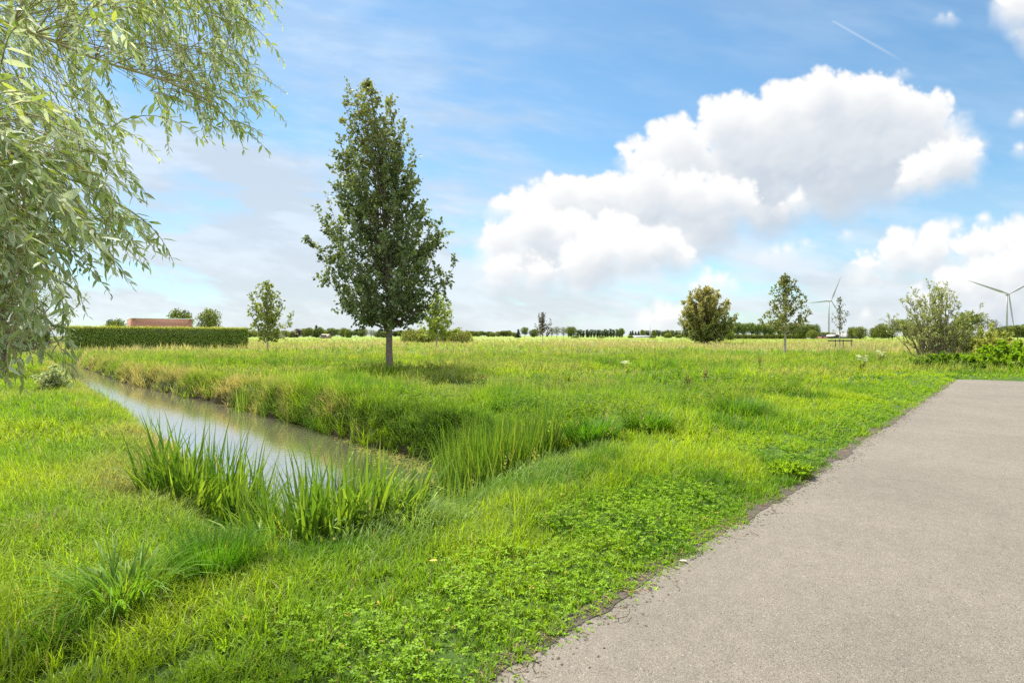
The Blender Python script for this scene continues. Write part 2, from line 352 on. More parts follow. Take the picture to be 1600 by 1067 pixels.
def make_path():
    m, nt, N, L = mat_nodes('asphalt'); out = N('ShaderNodeOutputMaterial'); p = N('ShaderNodeBsdfPrincipled')
    tc = N('ShaderNodeTexCoord')
    def noise(sc, det=3, r=.6):
        n = N('ShaderNodeTexNoise'); n.inputs['Scale'].default_value = sc; n.inputs['Detail'].default_value = det; n.inputs['Roughness'].default_value = r; L(tc.outputs['Object'], n.inputs[0]); return n.outputs[0]
    def ramp(x, stops):
        r = N('ShaderNodeValToRGB'); e = r.color_ramp.elements
        while len(e) < len(stops): e.new(.5)
        for k, (q, c) in enumerate(stops): e[k].position = q; e[k].color = (*c, 1)
        L(x, r.inputs[0]); return r.outputs[0]
    vo = N('ShaderNodeTexVoronoi'); vo.inputs['Scale'].default_value = 175; L(tc.outputs['Object'], vo.inputs[0])
    sep = N('ShaderNodeSeparateColor'); L(vo.outputs['Color'], sep.inputs[0])
    stone = ramp(sep.outputs[0], [(0, (0.072, .062, .048)), (.09, (0.121, .105, .082)), (.3, (0.152, .134, .106)), (.65, (0.166, .147, .117)), (.92, (0.183, .163, .131)), (.985, (0.232, .207, .168)), (1, (0.328, .31, .26))])
    gap = ramp(vo.outputs['Distance'], [(0, (1, 1, 1)), (.5, (1, 1, 1)), (.8, (.72, .70, .68))])
    big = ramp(noise(.55, 8, .7), [(.28, (.80, .80, .81)), (.72, (1.12, 1.11, 1.09))])
    mid = ramp(noise(9, 6, .7), [(.25, (.86, .86, .86)), (.75, (1.12, 1.12, 1.12))])
    def mul(a, b):
        n = N('ShaderNodeMix'); n.data_type = 'RGBA'; n.blend_type = 'MULTIPLY'; n.inputs['Factor'].default_value = 1; L(a, n.inputs['A']); L(b, n.inputs['B']); return n.outputs['Result']
    L(mul(mul(mul(stone, gap), big), mid), p.inputs[0]); p.inputs['Roughness'].default_value = .82; p.inputs['Specular IOR Level'].default_value = .35
    b = N('ShaderNodeBump'); b.inputs['Strength'].default_value = .55; b.inputs['Distance'].default_value = .006; L(vo.outputs['Distance'], b.inputs['Height']); b.invert = True; L(b.outputs[0], p.inputs['Normal'])
    L(p.outputs[0], out.inputs[0])
    # outline with a worn, uneven left edge
    pts = []
    us = np.arange(-18, 27.8, .12); e = 1.92 + (fbm(us * 1.3, us * 0 + 3, 4, 21) - .5) * .12 + (fbm(us * 7, us * 0 + 8, 3, 22) - .5) * .02
    top = [(a, b_) for a, b_ in zip(us, e)]
    t = np.linspace(0, 1, 60); fu = 27.8 + 6.4 * t; fv = 1.92 - 14.77 * t + 0; fu = fu + (fbm(t * 14, t * 0, 3, 23) - .5) * .2
    far_ = list(zip(fu, fv))
    line = top + far_ + [(30, -16), (25.5, -4.2), (-18, -4.2)]
    xy = np.array([xy_of(a, b_) for a, b_ in line])
    me = bpy.data.meshes.new('path'); V = [(a, b_, .004) for a, b_ in xy]; me.from_pydata(V, [], [list(range(len(V)))[::-1]]); me.materials.append(m)
    o = bpy.data.objects.new('path', me); COL.objects.link(o); tag(o, 'grey brown asphalt cycle path running to the right', 'path', kind='structure')
    # dark crumbs of soil and washed-out humus along the edge
    mb = MB(); r = np.random.default_rng(3)
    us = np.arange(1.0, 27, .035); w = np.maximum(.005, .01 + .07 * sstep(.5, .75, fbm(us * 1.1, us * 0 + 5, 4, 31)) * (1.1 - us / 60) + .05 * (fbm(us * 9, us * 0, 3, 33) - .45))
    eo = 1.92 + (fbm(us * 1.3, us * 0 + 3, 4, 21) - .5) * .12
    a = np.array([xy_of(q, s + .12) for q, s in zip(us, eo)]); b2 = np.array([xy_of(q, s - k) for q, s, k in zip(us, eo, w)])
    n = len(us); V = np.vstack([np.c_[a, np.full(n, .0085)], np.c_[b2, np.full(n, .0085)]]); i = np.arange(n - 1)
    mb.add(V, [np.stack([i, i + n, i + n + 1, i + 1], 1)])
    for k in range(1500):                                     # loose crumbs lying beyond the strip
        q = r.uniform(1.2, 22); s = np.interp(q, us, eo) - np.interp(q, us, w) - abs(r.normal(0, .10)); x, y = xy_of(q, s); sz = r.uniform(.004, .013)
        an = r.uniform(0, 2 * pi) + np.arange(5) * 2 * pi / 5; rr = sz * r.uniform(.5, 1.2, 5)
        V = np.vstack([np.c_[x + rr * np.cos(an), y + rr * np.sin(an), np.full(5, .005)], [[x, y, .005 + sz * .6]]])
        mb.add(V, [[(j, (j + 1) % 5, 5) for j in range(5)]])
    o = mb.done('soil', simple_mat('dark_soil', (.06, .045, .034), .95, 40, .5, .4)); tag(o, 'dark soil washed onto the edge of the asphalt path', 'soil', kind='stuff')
make_path()

def make_water():
    m, nt, N, L = mat_nodes('ditch_water'); out = N('ShaderNodeOutputMaterial'); p = N('ShaderNodeBsdfPrincipled')
    p.inputs['Base Color'].default_value = (.10, .092, .06, 1); p.inputs['Roughness'].default_value = .035; p.inputs['IOR'].default_value = 9.0; p.inputs['Specular IOR Level'].default_value = .5
    tc = N('ShaderNodeTexCoord'); mp = N('ShaderNodeMapping'); mp.inputs['Rotation'].default_value = (0, 0, radians(20)); mp.inputs['Scale'].default_value = (1.0, 2.6, 1); L(tc.outputs['Object'], mp.inputs[0])
    n1 = N('ShaderNodeTexNoise'); n1.inputs['Scale'].default_value = 3.2; n1.inputs['Detail'].default_value = 4; n1.inputs['Distortion'].default_value = .6; L(mp.outputs[0], n1.inputs[0])
    b = N('ShaderNodeBump'); b.inputs['Strength'].default_value = .05; b.inputs['Distance'].default_value = .05; L(n1.outputs[0], b.inputs['Height']); L(b.outputs[0], p.inputs['Normal']); L(p.outputs[0], out.inputs[0])
    xs = []
    P2 = DITCH.copy(); cen = P2.mean(0)
    # a sheet a little wider than the channel; the banks cut its edge
    L_ = [(1.2, 3.9), (1.3, 8), (2.1, 11), (3.4, 20), (4.7, 32), (6.6, 49), (8.4, 63.5), (12.8, 63.5), (10.9, 49), (9.1, 32), (8.8, 18), (8.2, 11), (8.0, 7.0), (6.8, 5.0), (4.5, 3.8)]
    xy = [xy_of(a, b_) for a, b_ in L_]
    me = bpy.data.meshes.new('water'); V = [(a, b_, WATER_Z) for a, b_ in xy]; me.from_pydata(V, [], [list(range(len(V)))[::-1]]); me.materials.append(m)
    o = bpy.data.objects.new('water', me); COL.objects.link(o); tag(o, 'still brown ditch water mirroring the pale sky', 'water', kind='structure')
make_water()

# ------------------------------------------------------------------ blades
def blade_mesh(pos, h, w, az, lean, bend, colr, seg=3):
    """tapering curved blades: base point, length, width, heading, lean from upright and extra bend at the tip (radians)"""
    n = len(pos); hx, hy = np.cos(az), np.sin(az)
    sx, sy = -hy, hx
    V = np.zeros((n, 2 * seg + 1, 3), np.float32); p = pos.astype(np.float32).copy(); sl = h / seg
    for k in range(seg + 1):
        f = k / seg; wk = w * (1 - f ** 1.6) * (.75 + .5 * min(f * 3, 1) * (1 - f) + .1)
        if k < seg:
            V[:, 2 * k, 0] = p[:, 0] - sx * wk * .5; V[:, 2 * k, 1] = p[:, 1] - sy * wk * .5; V[:, 2 * k, 2] = p[:, 2]
            V[:, 2 * k + 1, 0] = p[:, 0] + sx * wk * .5; V[:, 2 * k + 1, 1] = p[:, 1] + sy * wk * .5; V[:, 2 * k + 1, 2] = p[:, 2]
            a = lean + bend * ((k + .5) / seg) ** 1.5
            p[:, 0] += sl * np.sin(a) * hx; p[:, 1] += sl * np.sin(a) * hy; p[:, 2] += sl * np.cos(a)
        else: V[:, 2 * seg] = p
    k = 2 * seg + 1; o = np.arange(n, dtype=np.int32)[:, None] * k
    q = np.concatenate([o + np.array([2 * j, 2 * j + 1, 2 * j + 3, 2 * j + 2]) for j in range(seg - 1)]) if seg > 1 else np.zeros((0, 4), np.int32)
    t = o + np.array([2 * seg - 2, 2 * seg - 1, 2 * seg])
    return V.reshape(-1, 3), [q, t], np.repeat(colr, k, axis=0)
def wedge(n, d0, d1, r, xmin=-.97, xmax=.97):
    """random points over the ground in view between two distances"""
    d = np.sqrt(r.uniform(d0 * d0, d1 * d1, n)); x = r.uniform(xmin, xmax, n) * d
    return x, d
GREEN = np.array([.19, .315, .014]); YELL = np.array([.305, .40, .018]); DEEP = np.array([.080, .19, .010]); STRAW = np.array([.40, .33, .15]); PALE = np.array([.23, .30, .10]); PINK = np.array([.40, .33, .20])
def mixc(a, b, t): return a + (b - a) * np.asarray(t)[:, None]
def grass_zone(mb, n, d0, d1, per, wid, seg, r, hscale=1.0, headf=0.0):
    x, y = wedge(n, d0, d1, r); dw = d_ditch(x, y); dp = d_path(x, y); u, v = uv_of(x, y)
    dist = np.hypot(x, y)
    dam = (u > 2) & (u < 7.6) & (dw < 1.1) & (v < 7) & (dp > 1.6)
    keep = (dp > .02 - .10 * r.random(n) ** 2) & (dw > -.08)
    x, y, dw, dp, u, v, dist = (a[keep] for a in (x, y, dw, dp, u, v, dist)); n = len(x); dam = dam[keep]
    z = ground_z(x, y, dw, dp)
    left = (u < 3.4 + .12 * (v - 9.8)) & (v > 4.5)            # trodden left bank
    nh = fbm(x * .6, y * .6, 4, 401); nc = fbm(x * .35 + 9, y * .35, 4, 402); nd = fbm(x * .8, y * .8, 4, 403, .65); nb = fbm(x * .22, y * .22, 3, 404)
    h = .08 + .10 * sstep(.3, 1.8, dp) + .15 * sstep(1.8, 4.5, dp) * sstep(.3, .65, nh)
    h = np.where(left, .15 + .10 * nh, h) * np.where(left, 1, .8 + .7 * sstep(.4, .7, nh)) * r.uniform(.7, 1.35, n)
    h = h + np.where(left, .03, .16) * sstep(1.3, .35, dw)
    h = np.where(dam, .6 * h, h)
    h = h * hscale * (1 + .25 * sstep(20, 60, dist))
    # colour of the tuft: patches of species, straw where dry
    c = mixc(np.tile(GREEN, (n, 1)), YELL, sstep(.38, .62, nc)); c = mixc(c, DEEP, sstep(.47, .66, nd) * .95 * np.where(left, .35, 1))
    c = mixc(c, DEEP, sstep(1.0, .2, dw) * np.where(left, 0.1, .45))
    dry = np.where(left, sstep(1.6, .5, dw) * sstep(.35, .6, nb) * .5 + sstep(.55, .75, nb) * .25, sstep(.9, .2, dw) * sstep(.5, .62, nb) * .85 * (v > 11))
    dry = np.where(left, dry, np.maximum(dry, .42 * sstep(.46, .62, fbm(x * .16 + 4, y * .3, 4, 407)) * sstep(8, 22, dist) * sstep(2, 5, dp)))
    dry = np.maximum(dry, .5 * sstep(95, 140, dist))
    c = mixc(c, STRAW, dry)
    # tufts -> blades
    k = per; R = r.uniform(.4, 1, n) * (.035 + .02 * (dist / 20)) * 1.6
    c0 = np.repeat(c, k, 0); N_ = n * k
    a = r.uniform(0, 2 * pi, N_); rr = np.repeat(R, k) * np.sqrt(r.random(N_))
    bx, by = np.repeat(x, k) + rr * np.cos(a), np.repeat(y, k) + rr * np.sin(a)
    hh = np.repeat(h, k) * r.uniform(.5, 1.35, N_)
    az = a + r.normal(0, .7, N_)
    # the wind from the left and the pull of the bank both lay blades over
    twist = np.repeat(r.uniform(0, 2 * pi, n), k); az = np.where(r.random(N_) < .45, twist + r.normal(0, .5, N_), az)
    lean = np.abs(r.normal(.32, .26, N_)); bend = np.abs(r.normal(1.0, .65, N_)) * np.repeat(np.where(left, 1.5, 1.0), k)
    bend = np.minimum(bend, 2.2)
    w = wid * r.uniform(.6, 1.4, N_)
    c0 = c0 * r.uniform(.72, 1.28, (N_, 1)); sp = r.random(N_); c0 = np.where((sp < .03)[:, None], STRAW * r.uniform(.7, 1.2, (N_, 1)), c0); c0 = np.where(((sp > .95) & (np.repeat(dist, k) < 30))[:, None], PALE * r.uniform(.8, 1.2, (N_, 1)), c0)
    if headf:
        ph = .95 * headf * sstep(.33, .6, fbm(x * .05, y * .09, 4, 405)) * sstep(34, 60, dist) * sstep(170, 120, dist)
        hd = r.random(N_) < np.repeat(ph, k); c0 = np.where(hd[:, None], PINK * r.uniform(.75, 1.3, (N_, 1)), c0); hh = np.where(hd, hh * 1.35, hh); bend = np.where(hd, bend * .4, bend)
    pos = np.stack([bx, by, np.repeat(z, k) - .01], 1)
    mb.add(*[q for q in blade_mesh(pos, hh, w, az, lean, bend, c0, seg)])
def make_grass():
    r = np.random.default_rng(21)
    mb = MB(); grass_zone(mb, 15500, 2.2, 7.5, 15, .0075, 4, r)
    grass_zone(mb, 22000, 7.5, 18, 12, .0125, 3, r)
    tag(mb.done('grass', M_GRASS), 'tall bright green grass of the verge and ditch banks', 'grass', kind='stuff')
    mb = MB(); grass_zone(mb, 30000, 18, 45, 10, .021, 3, r, 1.0, .25)
    grass_zone(mb, 26000, 45, 130, 8, .05, 2, r, .85, .75)
    grass_zone(mb, 6000, 130, 240, 7, .13, 2, r, .8, .2)
    tag(mb.done('meadow_grass', M_GRASS), 'long meadow grass with pinkish seed heads reaching to the tree line', 'grass', kind='stuff')
make_grass()

def seed_stalks():
    r = np.random.default_rng(27); mb = MB(); O, Y, C = [], [], []
    for n, d0, d1 in ((900, 4, 14), (2600, 14, 40), (3000, 40, 75)):
        x, y = wedge(n, d0, d1, r); dp = d_path(x, y); dw = d_ditch(x, y); u, v = uv_of(x, y); k = (dp > 1.8) & (dw > .1) & (r.random(n) < sstep(.42, .6, fbm(x * .4, y * .4, 3, 28)))
        x, y = x[k], y[k]; m = len(x); z = ground_z(x, y); h = r.uniform(.38, .75, m); az = r.normal(-.4, .8, m); c = mixc(np.tile(np.array([.30, .24, .11]), (m, 1)), np.array([.24, .28, .08]), r.random(m))
        le, be = np.abs(r.normal(.08, .1, m)), np.abs(r.normal(.35, .25, m)); mb.add(*blade_mesh(np.stack([x, y, z], 1), h, np.full(m, .003 + d0 * .00028), az, le, be, c, 4))
        kk = 7
        for j in range(kk):
            f = .72 + .3 * j / kk; s_ = h * f; a_ = le + be * .55; tipx = np.sin(a_) * s_
            O.append(np.stack([x + np.cos(az) * tipx + r.normal(0, .012, m), y + np.sin(az) * tipx + r.normal(0, .012, m), z + np.cos(a_) * s_ * .985], 1)); Y.append(r.normal(0, .5, (m, 3)) + [0, 0, .6]); C.append(np.c_[c * 1.1, np.full(m, .035 + d0 * .0009)])
    O, Y, C = np.concatenate(O), np.concatenate(Y), np.concatenate(C); m = len(O); T, Fs = LEAF4; Yd = unit(Y); X = unit(np.cross(Yd, [0.2, 1, 0.1])); ln = C[:, 3]
    V = O[:, None] + T[None, :, 0:1] * (X * (ln * .4)[:, None])[:, None] + T[None, :, 1:2] * (Yd * ln[:, None])[:, None]; o = np.arange(m, dtype=np.int32)[:, None, None] * 4
    mb.add(V.reshape(-1, 3), [(o + f[None]).reshape(-1, 3) for f in Fs], np.repeat(C[:, :3], 4, 0))
    tag(mb.done('seed_stalks', M_GRASS), 'tan seeded grass stalks standing above the meadow grass', 'grass', kind='stuff')

LEAF4 = (np.array([(0, 0, 0), (.5, .42, .10), (0, 1, 0), (-.5, .42, .10)]), [np.array([(0, 1, 2), (0, 2, 3)])])
LEAF6 = (np.array([(0, 0, 0), (.42, .28, .08), (.40, .62, .08), (0, 1, -.05), (-.40, .62, .08), (-.42, .28, .08), (0, .45, 0)]), [np.array([(0, 1, 6), (1, 2, 6), (2, 3, 6), (3, 4, 6), (4, 5, 6), (5, 0, 6)])])
LONG = (np.array([(0, 0, 0), (.42, .25, .05), (0, .28, 0), (-.42, .25, .05), (.46, .55, .02), (0, .58, -.03), (-.46, .55, .02), (.22, .82, -.05), (-.22, .82, -.05), (0, 1, -.12)]),
        [np.array([(0, 1, 2), (0, 2, 3), (7, 9, 8), (5, 7, 8)]), np.array([(1, 4, 5, 2), (2, 5, 6, 3)]), np.array([(4, 7, 5), (5, 8, 6)])])
def leaves(mb, O, Yd, Nd, ln, wd, colr, tpl=LEAF4):
    """leaves at O pointing along Yd with face towards Nd"""
    T, Fs = tpl; Yd = unit(Yd); X = unit(np.cross(Yd, Nd)); Z = np.cross(X, Yd); n = len(O); k = len(T)
    V = O[:, None] + T[None, :, 0:1] * (X * wd[:, None])[:, None] + T[None, :, 1:2] * (Yd * ln[:, None])[:, None] + T[None, :, 2:3] * (Z * ln[:, None])[:, None]
    o = np.arange(n, dtype=np.int32)[:, None, None] * k
    mb.add(V.reshape(-1, 3), [(o + f[None]).reshape(-1, f.shape[1]) for f in Fs], np.repeat(colr, k, 0))
def make_clover():
    r = np.random.default_rng(31); mb = MB()
    for n, d0, d1, s in ((30000, 2.2, 6, .018), (34000, 6, 12, .022), (22000, 12, 26, .05)):
        x, y = wedge(n, d0, d1, r); dp = d_path(x, y); dw = d_ditch(x, y); nn = fbm(x * 1.1, y * 1.1, 4, 501); n2 = fbm(x * .4, y * .4, 3, 502)
        pr = (1 - sstep(.7, 1.9, dp)) * sstep(.36, .62, nn + .06) + .22 * sstep(.55, .7, nn) * sstep(6, 3, dp)
        keep = (dp > .0 - .13 * r.random(n) ** 2) & (dw > .3) & (r.random(n) < pr); x, y, dp, n2 = x[keep], y[keep], dp[keep], n2[keep]; m = len(x)
        z = ground_z(x, y) + (.02 + .10 * sstep(.0, .5, dp)) * r.uniform(.35, 1.25, m)
        c = mixc(np.tile(np.array([.16, .32, .006]), (m, 1)), np.array([.27, .42, .010]), r.random(m) * .6 + .4 * n2) * r.uniform(.75, 1.2, (m, 1))
        sv = r.uniform(.45, 1.25, m); c = np.where((r.random(m) < .015)[:, None], np.array([.42, .36, .06]), c)
        for j in range(4):
            a = r.uniform(0, 2 * pi, m) if j == 0 else a + 2 * pi / 4 + r.normal(0, .25, m)
            yd = np.stack([np.cos(a), np.sin(a), r.normal(.05, .3, m)], 1); nd = np.stack([r.normal(0, .3, m), r.normal(0, .3, m), np.ones(m)], 1)
            leaves(mb, np.stack([x, y, z], 1) + yd * s * .15, yd, nd, s * sv * r.uniform(.8, 1.3, m), s * sv * r.uniform(.55, .9, m), c, LEAF6 if d0 < 6 else LEAF4)
    tag(mb.done('clover', M_GRASS), 'low leafy clover and cinquefoil covering the verge beside the path', 'ground cover', kind='stuff')
    # taller weeds with spreading leaves in the rough between the path and the ditch
    mb = MB()
    for n, d0, d1, s in ((9000, 5, 16, .07), (9000, 16, 45, .12)):
        x, y = wedge(n, d0, d1, r); dp = d_path(x, y); dw = d_ditch(x, y); u, v = uv_of(x, y); nn = fbm(x * .55, y * .55, 4, 511)
        keep = (dp > 2.6) & (dw > .5) & ((u > 8.2) | (v < 3.6) | (v > 9)) & ((u > 5.2) | (v < 5)) & (r.random(n) < sstep(.5, .66, nn)); x, y = x[keep], y[keep]; m = len(x); z = ground_z(x, y)
        for j in range(9):
            a = r.uniform(0, 2 * pi, m); f = r.uniform(.3, 1, m); yd = np.stack([np.cos(a), np.sin(a), r.normal(0, .35, m)], 1); nd = np.stack([r.normal(0, .3, m), r.normal(0, .3, m), np.ones(m)], 1)
            c = mixc(np.tile(np.array([.075, .15, .018]), (m, 1)), np.array([.17, .25, .03]), r.random(m)) * r.uniform(.8, 1.2, (m, 1))
            leaves(mb, np.stack([x + r.normal(0, .05, m), y + r.normal(0, .05, m), z + f * (.34 + .2 * nn[keep])], 1), yd, nd, s * r.uniform(.7, 1.3, m), s * .45 * r.uniform(.8, 1.2, m), c)
    tag(mb.done('meadow_weeds', M_GRASS), 'leafy nettles and thistles growing through the rough meadow grass', 'weeds', kind='stuff')
make_clover()

def reed_clump(label, cx, cy, rx, ry, n, hgt, wid, seed, colr, zb=None, arch=0, name='reed_clump', tip=.35, ang=.6):
    r = np.random.default_rng(seed); mb = MB()
    t = thing(name, (cx, cy, WATER_Z if zb is None else zb), label, 'reeds')
    def put(n, hmul, lean_s, bend_s, wm, cm):
        a = r.uniform(0, 2 * pi, n); q = np.sqrt(r.random(n)); ca, sa = cos(ang), sin(ang)
        lx, ly = rx * q * np.cos(a), ry * q * np.sin(a); x, y = cx + ca * lx - sa * ly, cy + sa * lx + ca * ly
        z = np.maximum(ground_z(x, y), WATER_Z - .25) - .03
        h = hgt * hmul * r.uniform(.55, 1.1, n) * (1.05 - .3 * q) + (np.maximum(WATER_Z - z, 0))
        az = np.where(r.random(n) < .6, a + ang + r.normal(0, .8, n), r.uniform(0, 2 * pi, n))
        c = mixc(np.tile(np.array(colr), (n, 1)), np.array([.24, .33, .035]), r.random(n) ** 1.8 * .9) * r.uniform(.75, 1.25, (n, 1)) * cm; c = np.where((r.random(n) < .016)[:, None], np.array([.42, .36, .07]), c)
        mb.add(*blade_mesh(np.stack([x, y, z], 1), h, wid * wm * r.uniform(.7, 1.3, n), az, np.abs(r.normal(0, lean_s, n)), np.abs(r.normal(0, bend_s, n)), c, 5))
    put(n, 1.0, .19, tip, 1, 1)
    if arch: put(arch, .85, .32, 1.6, .85, 1.15)
    mb.done('blades', M_REED, t)
RG = (.078, .175, .014)
reed_clump('tall upright reed clump at the left edge of the near end of the ditch', -3.45, 6.45, .62, .55, 300, 1.42, .046, 41, RG, arch=420, tip=.6)
reed_clump('broad reed clump at the near end of the ditch, arching over the water', -1.68, 5.4, .85, .62, 380, 1.36, .044, 42, RG, arch=1000, tip=.6)
reed_clump('dense dark green rush clump standing in the right corner of the ditch', -.15, 8.35, .95, .6, 1900, 1.32, .021, 43, (.07, .165, .014), arch=60, tip=.25)
reed_clump('small sword leaved reed clump alone on the far ditch bank', *P(380, 0, 17.3)[:2], .38, .3, 70, 1.05, .022, 44, (.07, .15, .022))
reed_clump('low green reed bed closing the far end of the ditch by the hedge', *xy_of(10.4, 61.5), 1.6, 1.2, 260, 1.25, .06, 45, (.12, .21, .03), arch=80)
reed_clump('thin sparse reeds between the two big clumps at the ditch end', -.75, 6.7, .6, .6, 110, .85, .020, 46, (.10, .18, .022), arch=60)

def bank_grass():
    r = np.random.default_rng(51); mb = MB()
    def tufts(pu, pv, hh, wid, colr, k, bend, ow):
        x, y = xy_of(pu, pv); n = len(x); z = ground_z(x, y); N_ = n * k
        a = r.normal(ow, .75, N_); a0 = r.uniform(0, 2 * pi, N_); rr = .12 * np.sqrt(r.random(N_))
        c = np.repeat(colr, k, 0) * r.uniform(.7, 1.3, (N_, 1))
        mb.add(*blade_mesh(np.stack([np.repeat(x, k) + rr * np.cos(a0), np.repeat(y, k) + rr * np.sin(a0), np.repeat(z, k) - .02], 1), np.repeat(hh, k) * r.uniform(.6, 1.2, N_), wid * r.uniform(.7, 1.3, N_), a, np.abs(r.normal(.35, .2, N_)), np.abs(r.normal(bend, .4, N_)), c, 5))
    # far bank: grass hanging over the water (towards -u), dark near the corner, straw-coloured further on
    n = 1500; v = 6.4 + 44 * r.random(n) ** 1.8; uf = np.interp(v, [6.4, 7.6, 11, 18, 32, 49, 62], [6.0, 6.7, 6.95, 7.55, 7.95, 9.7, 11.6]); u = uf + r.uniform(.1, 1.1, n)
    nb = fbm(v * .5, u * .7, 3, 61); dry = np.maximum(sstep(.5, .62, nb) * ((v > 12)), sstep(1.2, .4, np.abs(v - 12.6)) * .9)
    c = mixc(np.tile(np.array([.09, .165, .022]), (n, 1)), np.array([.18, .25, .03]), sstep(9, 16, v) * .8); c = mixc(c, STRAW * .95, dry * .9)
    ow = math.atan2(-DU[1], -DU[0])
    tufts(u, v, .42 + .25 * r.random(n), .011, c, 16, 1.5, ow)
    # near end of the ditch: pale arching grass on the dam
    n = 230; u = r.uniform(2.3, 7.6, n); v = np.interp(u, [2.3, 3.5, 4.7, 6.3, 7.6], [4.5, 4.3, 4.7, 4.8, 6.2]) - r.uniform(.1, 1.2, n)
    c = mixc(np.tile(np.array([.15, .26, .025]), (n, 1)), PALE, .6 * r.random(n) ** 2); tufts(u, v, .16 + .2 * r.random(n), .008, c, 18, 1.6, 1.2)
    # left bank rim, dry
    n = 700; v = 7 + 30 * r.random(n) ** 1.6; u = np.interp(v, [5.7, 7.5, 9.8, 20, 32, 49], [2.7, 2.6, 3.35, 4.65, 5.9, 7.8]) - r.uniform(.2, 1.2, n); nb = fbm(v * .6, u, 3, 63)
    c = mixc(np.tile(np.array([.20, .26, .04]), (n, 1)), np.array([.36, .28, .13]), sstep(.4, .6, nb)); tufts(u, v, .2 + .14 * r.random(n), .006, c, 18, 1.4, .2)
    tag(mb.done('bank_grass', M_GRASS), 'long grass hanging over the ditch banks, dry and straw coloured in places', 'grass', kind='stuff')
    # duckweed and floating scraps
    mb = MB(); n = 2600; v = 6.3 + 14 * r.random(n) ** 2.2; uf = np.interp(v, [6.3, 7.6, 11, 18], [5.4, 6.7, 6.95, 7.55]); u = uf - np.abs(r.normal(0, .45, n)) * sstep(14, 6, v); x, y = xy_of(u, v); nn = fbm(x * 1.6, y * 1.6, 3, 65); k = nn > .45; x, y = x[k], y[k]; m = len(x)
    a = r.uniform(0, 2 * pi, m); leaves(mb, np.stack([x, y, np.full(m, WATER_Z + .004)], 1), np.stack([np.cos(a), np.sin(a), 0 * a], 1), np.tile([0, 0, 1.], (m, 1)), r.uniform(.03, .1, m), r.uniform(.03, .08, m), mixc(np.tile(np.array([.16, .19, .03]), (m, 1)), np.array([.3, .27, .08]), r.random(m)), (LEAF6[0] * [1, 1, 0], LEAF6[1]))
    tag(mb.done('duckweed', M_GRASS), 'yellow green duckweed floating along the far bank', 'water plants', kind='stuff')
bank_grass()
seed_stalks()
def tussock(label, px, d, rad, n, h, w, bend, colr, seed):
    x, y, _ = P(px, 0, d); z = float(ground_z(np.array([x]), np.array([y]))[0]); r = np.random.default_rng(seed); t = thing('grass_tussock', (x, y, z), label, 'grass tussock'); mb = MB()
    a = r.uniform(0, 2 * pi, n); q = rad * np.sqrt(r.random(n)); c = np.array(colr)[None] * r.uniform(.7, 1.35, (n, 1)); bx, by = x + q * np.cos(a) * .6, y + q * np.sin(a) * .6
    mb.add(*blade_mesh(np.stack([bx, by, ground_z(bx, by) - .02], 1), h * r.uniform(.55, 1.15, n), w * r.uniform(.7, 1.3, n), a + r.normal(0, .5, n), .15 + .5 * q / rad * r.random(n), np.abs(r.normal(bend, .4, n)), c, 5)); mb.done('blades', M_GRASS, t)
tussock('round tussock of fine dark green grass in front of the broad reed clump', 335, 3.95, .38, 1500, .38, .0045, .7, (.075, .19, .012), 71)
tussock('broad bladed dark tussock lying over at the lower left', 190, 3.4, .3, 200, .55, .014, 1.6, (.12, .235, .02), 72)
tussock('tall dark tussock in the verge between the path and the rush clump', 1150, 11.5, .7, 700, .62, .014, .9, (.09, .19, .018), 73)
tussock('pale arching tussock on the near rim of the ditch', 640, 5.0, .35, 420, .5, .008, 1.4, (.21, .30, .07), 74)
tussock('low dry brown tussock at the left, behind the broad bladed tussock', 75, 4.7, .35, 500, .26, .006, 1.5, (.30, .26, .10), 75)
tussock('leafy dark tussock directly right of the rush clump', 925, 8.8, .6, 620, .55, .015, 1.15, (.085, .20, .012), 77)
tussock('dark tussock between the rush clump and the verge, second from the rush clump', 1010, 9.7, .6, 560, .5, .015, 1.15, (.10, .21, .012), 78)
tussock('dark green tussock on the far bank under the tall meadow tree side', 560, 14.0, .6, 600, .7, .014, 1.0, (.085, .18, .02), 76)
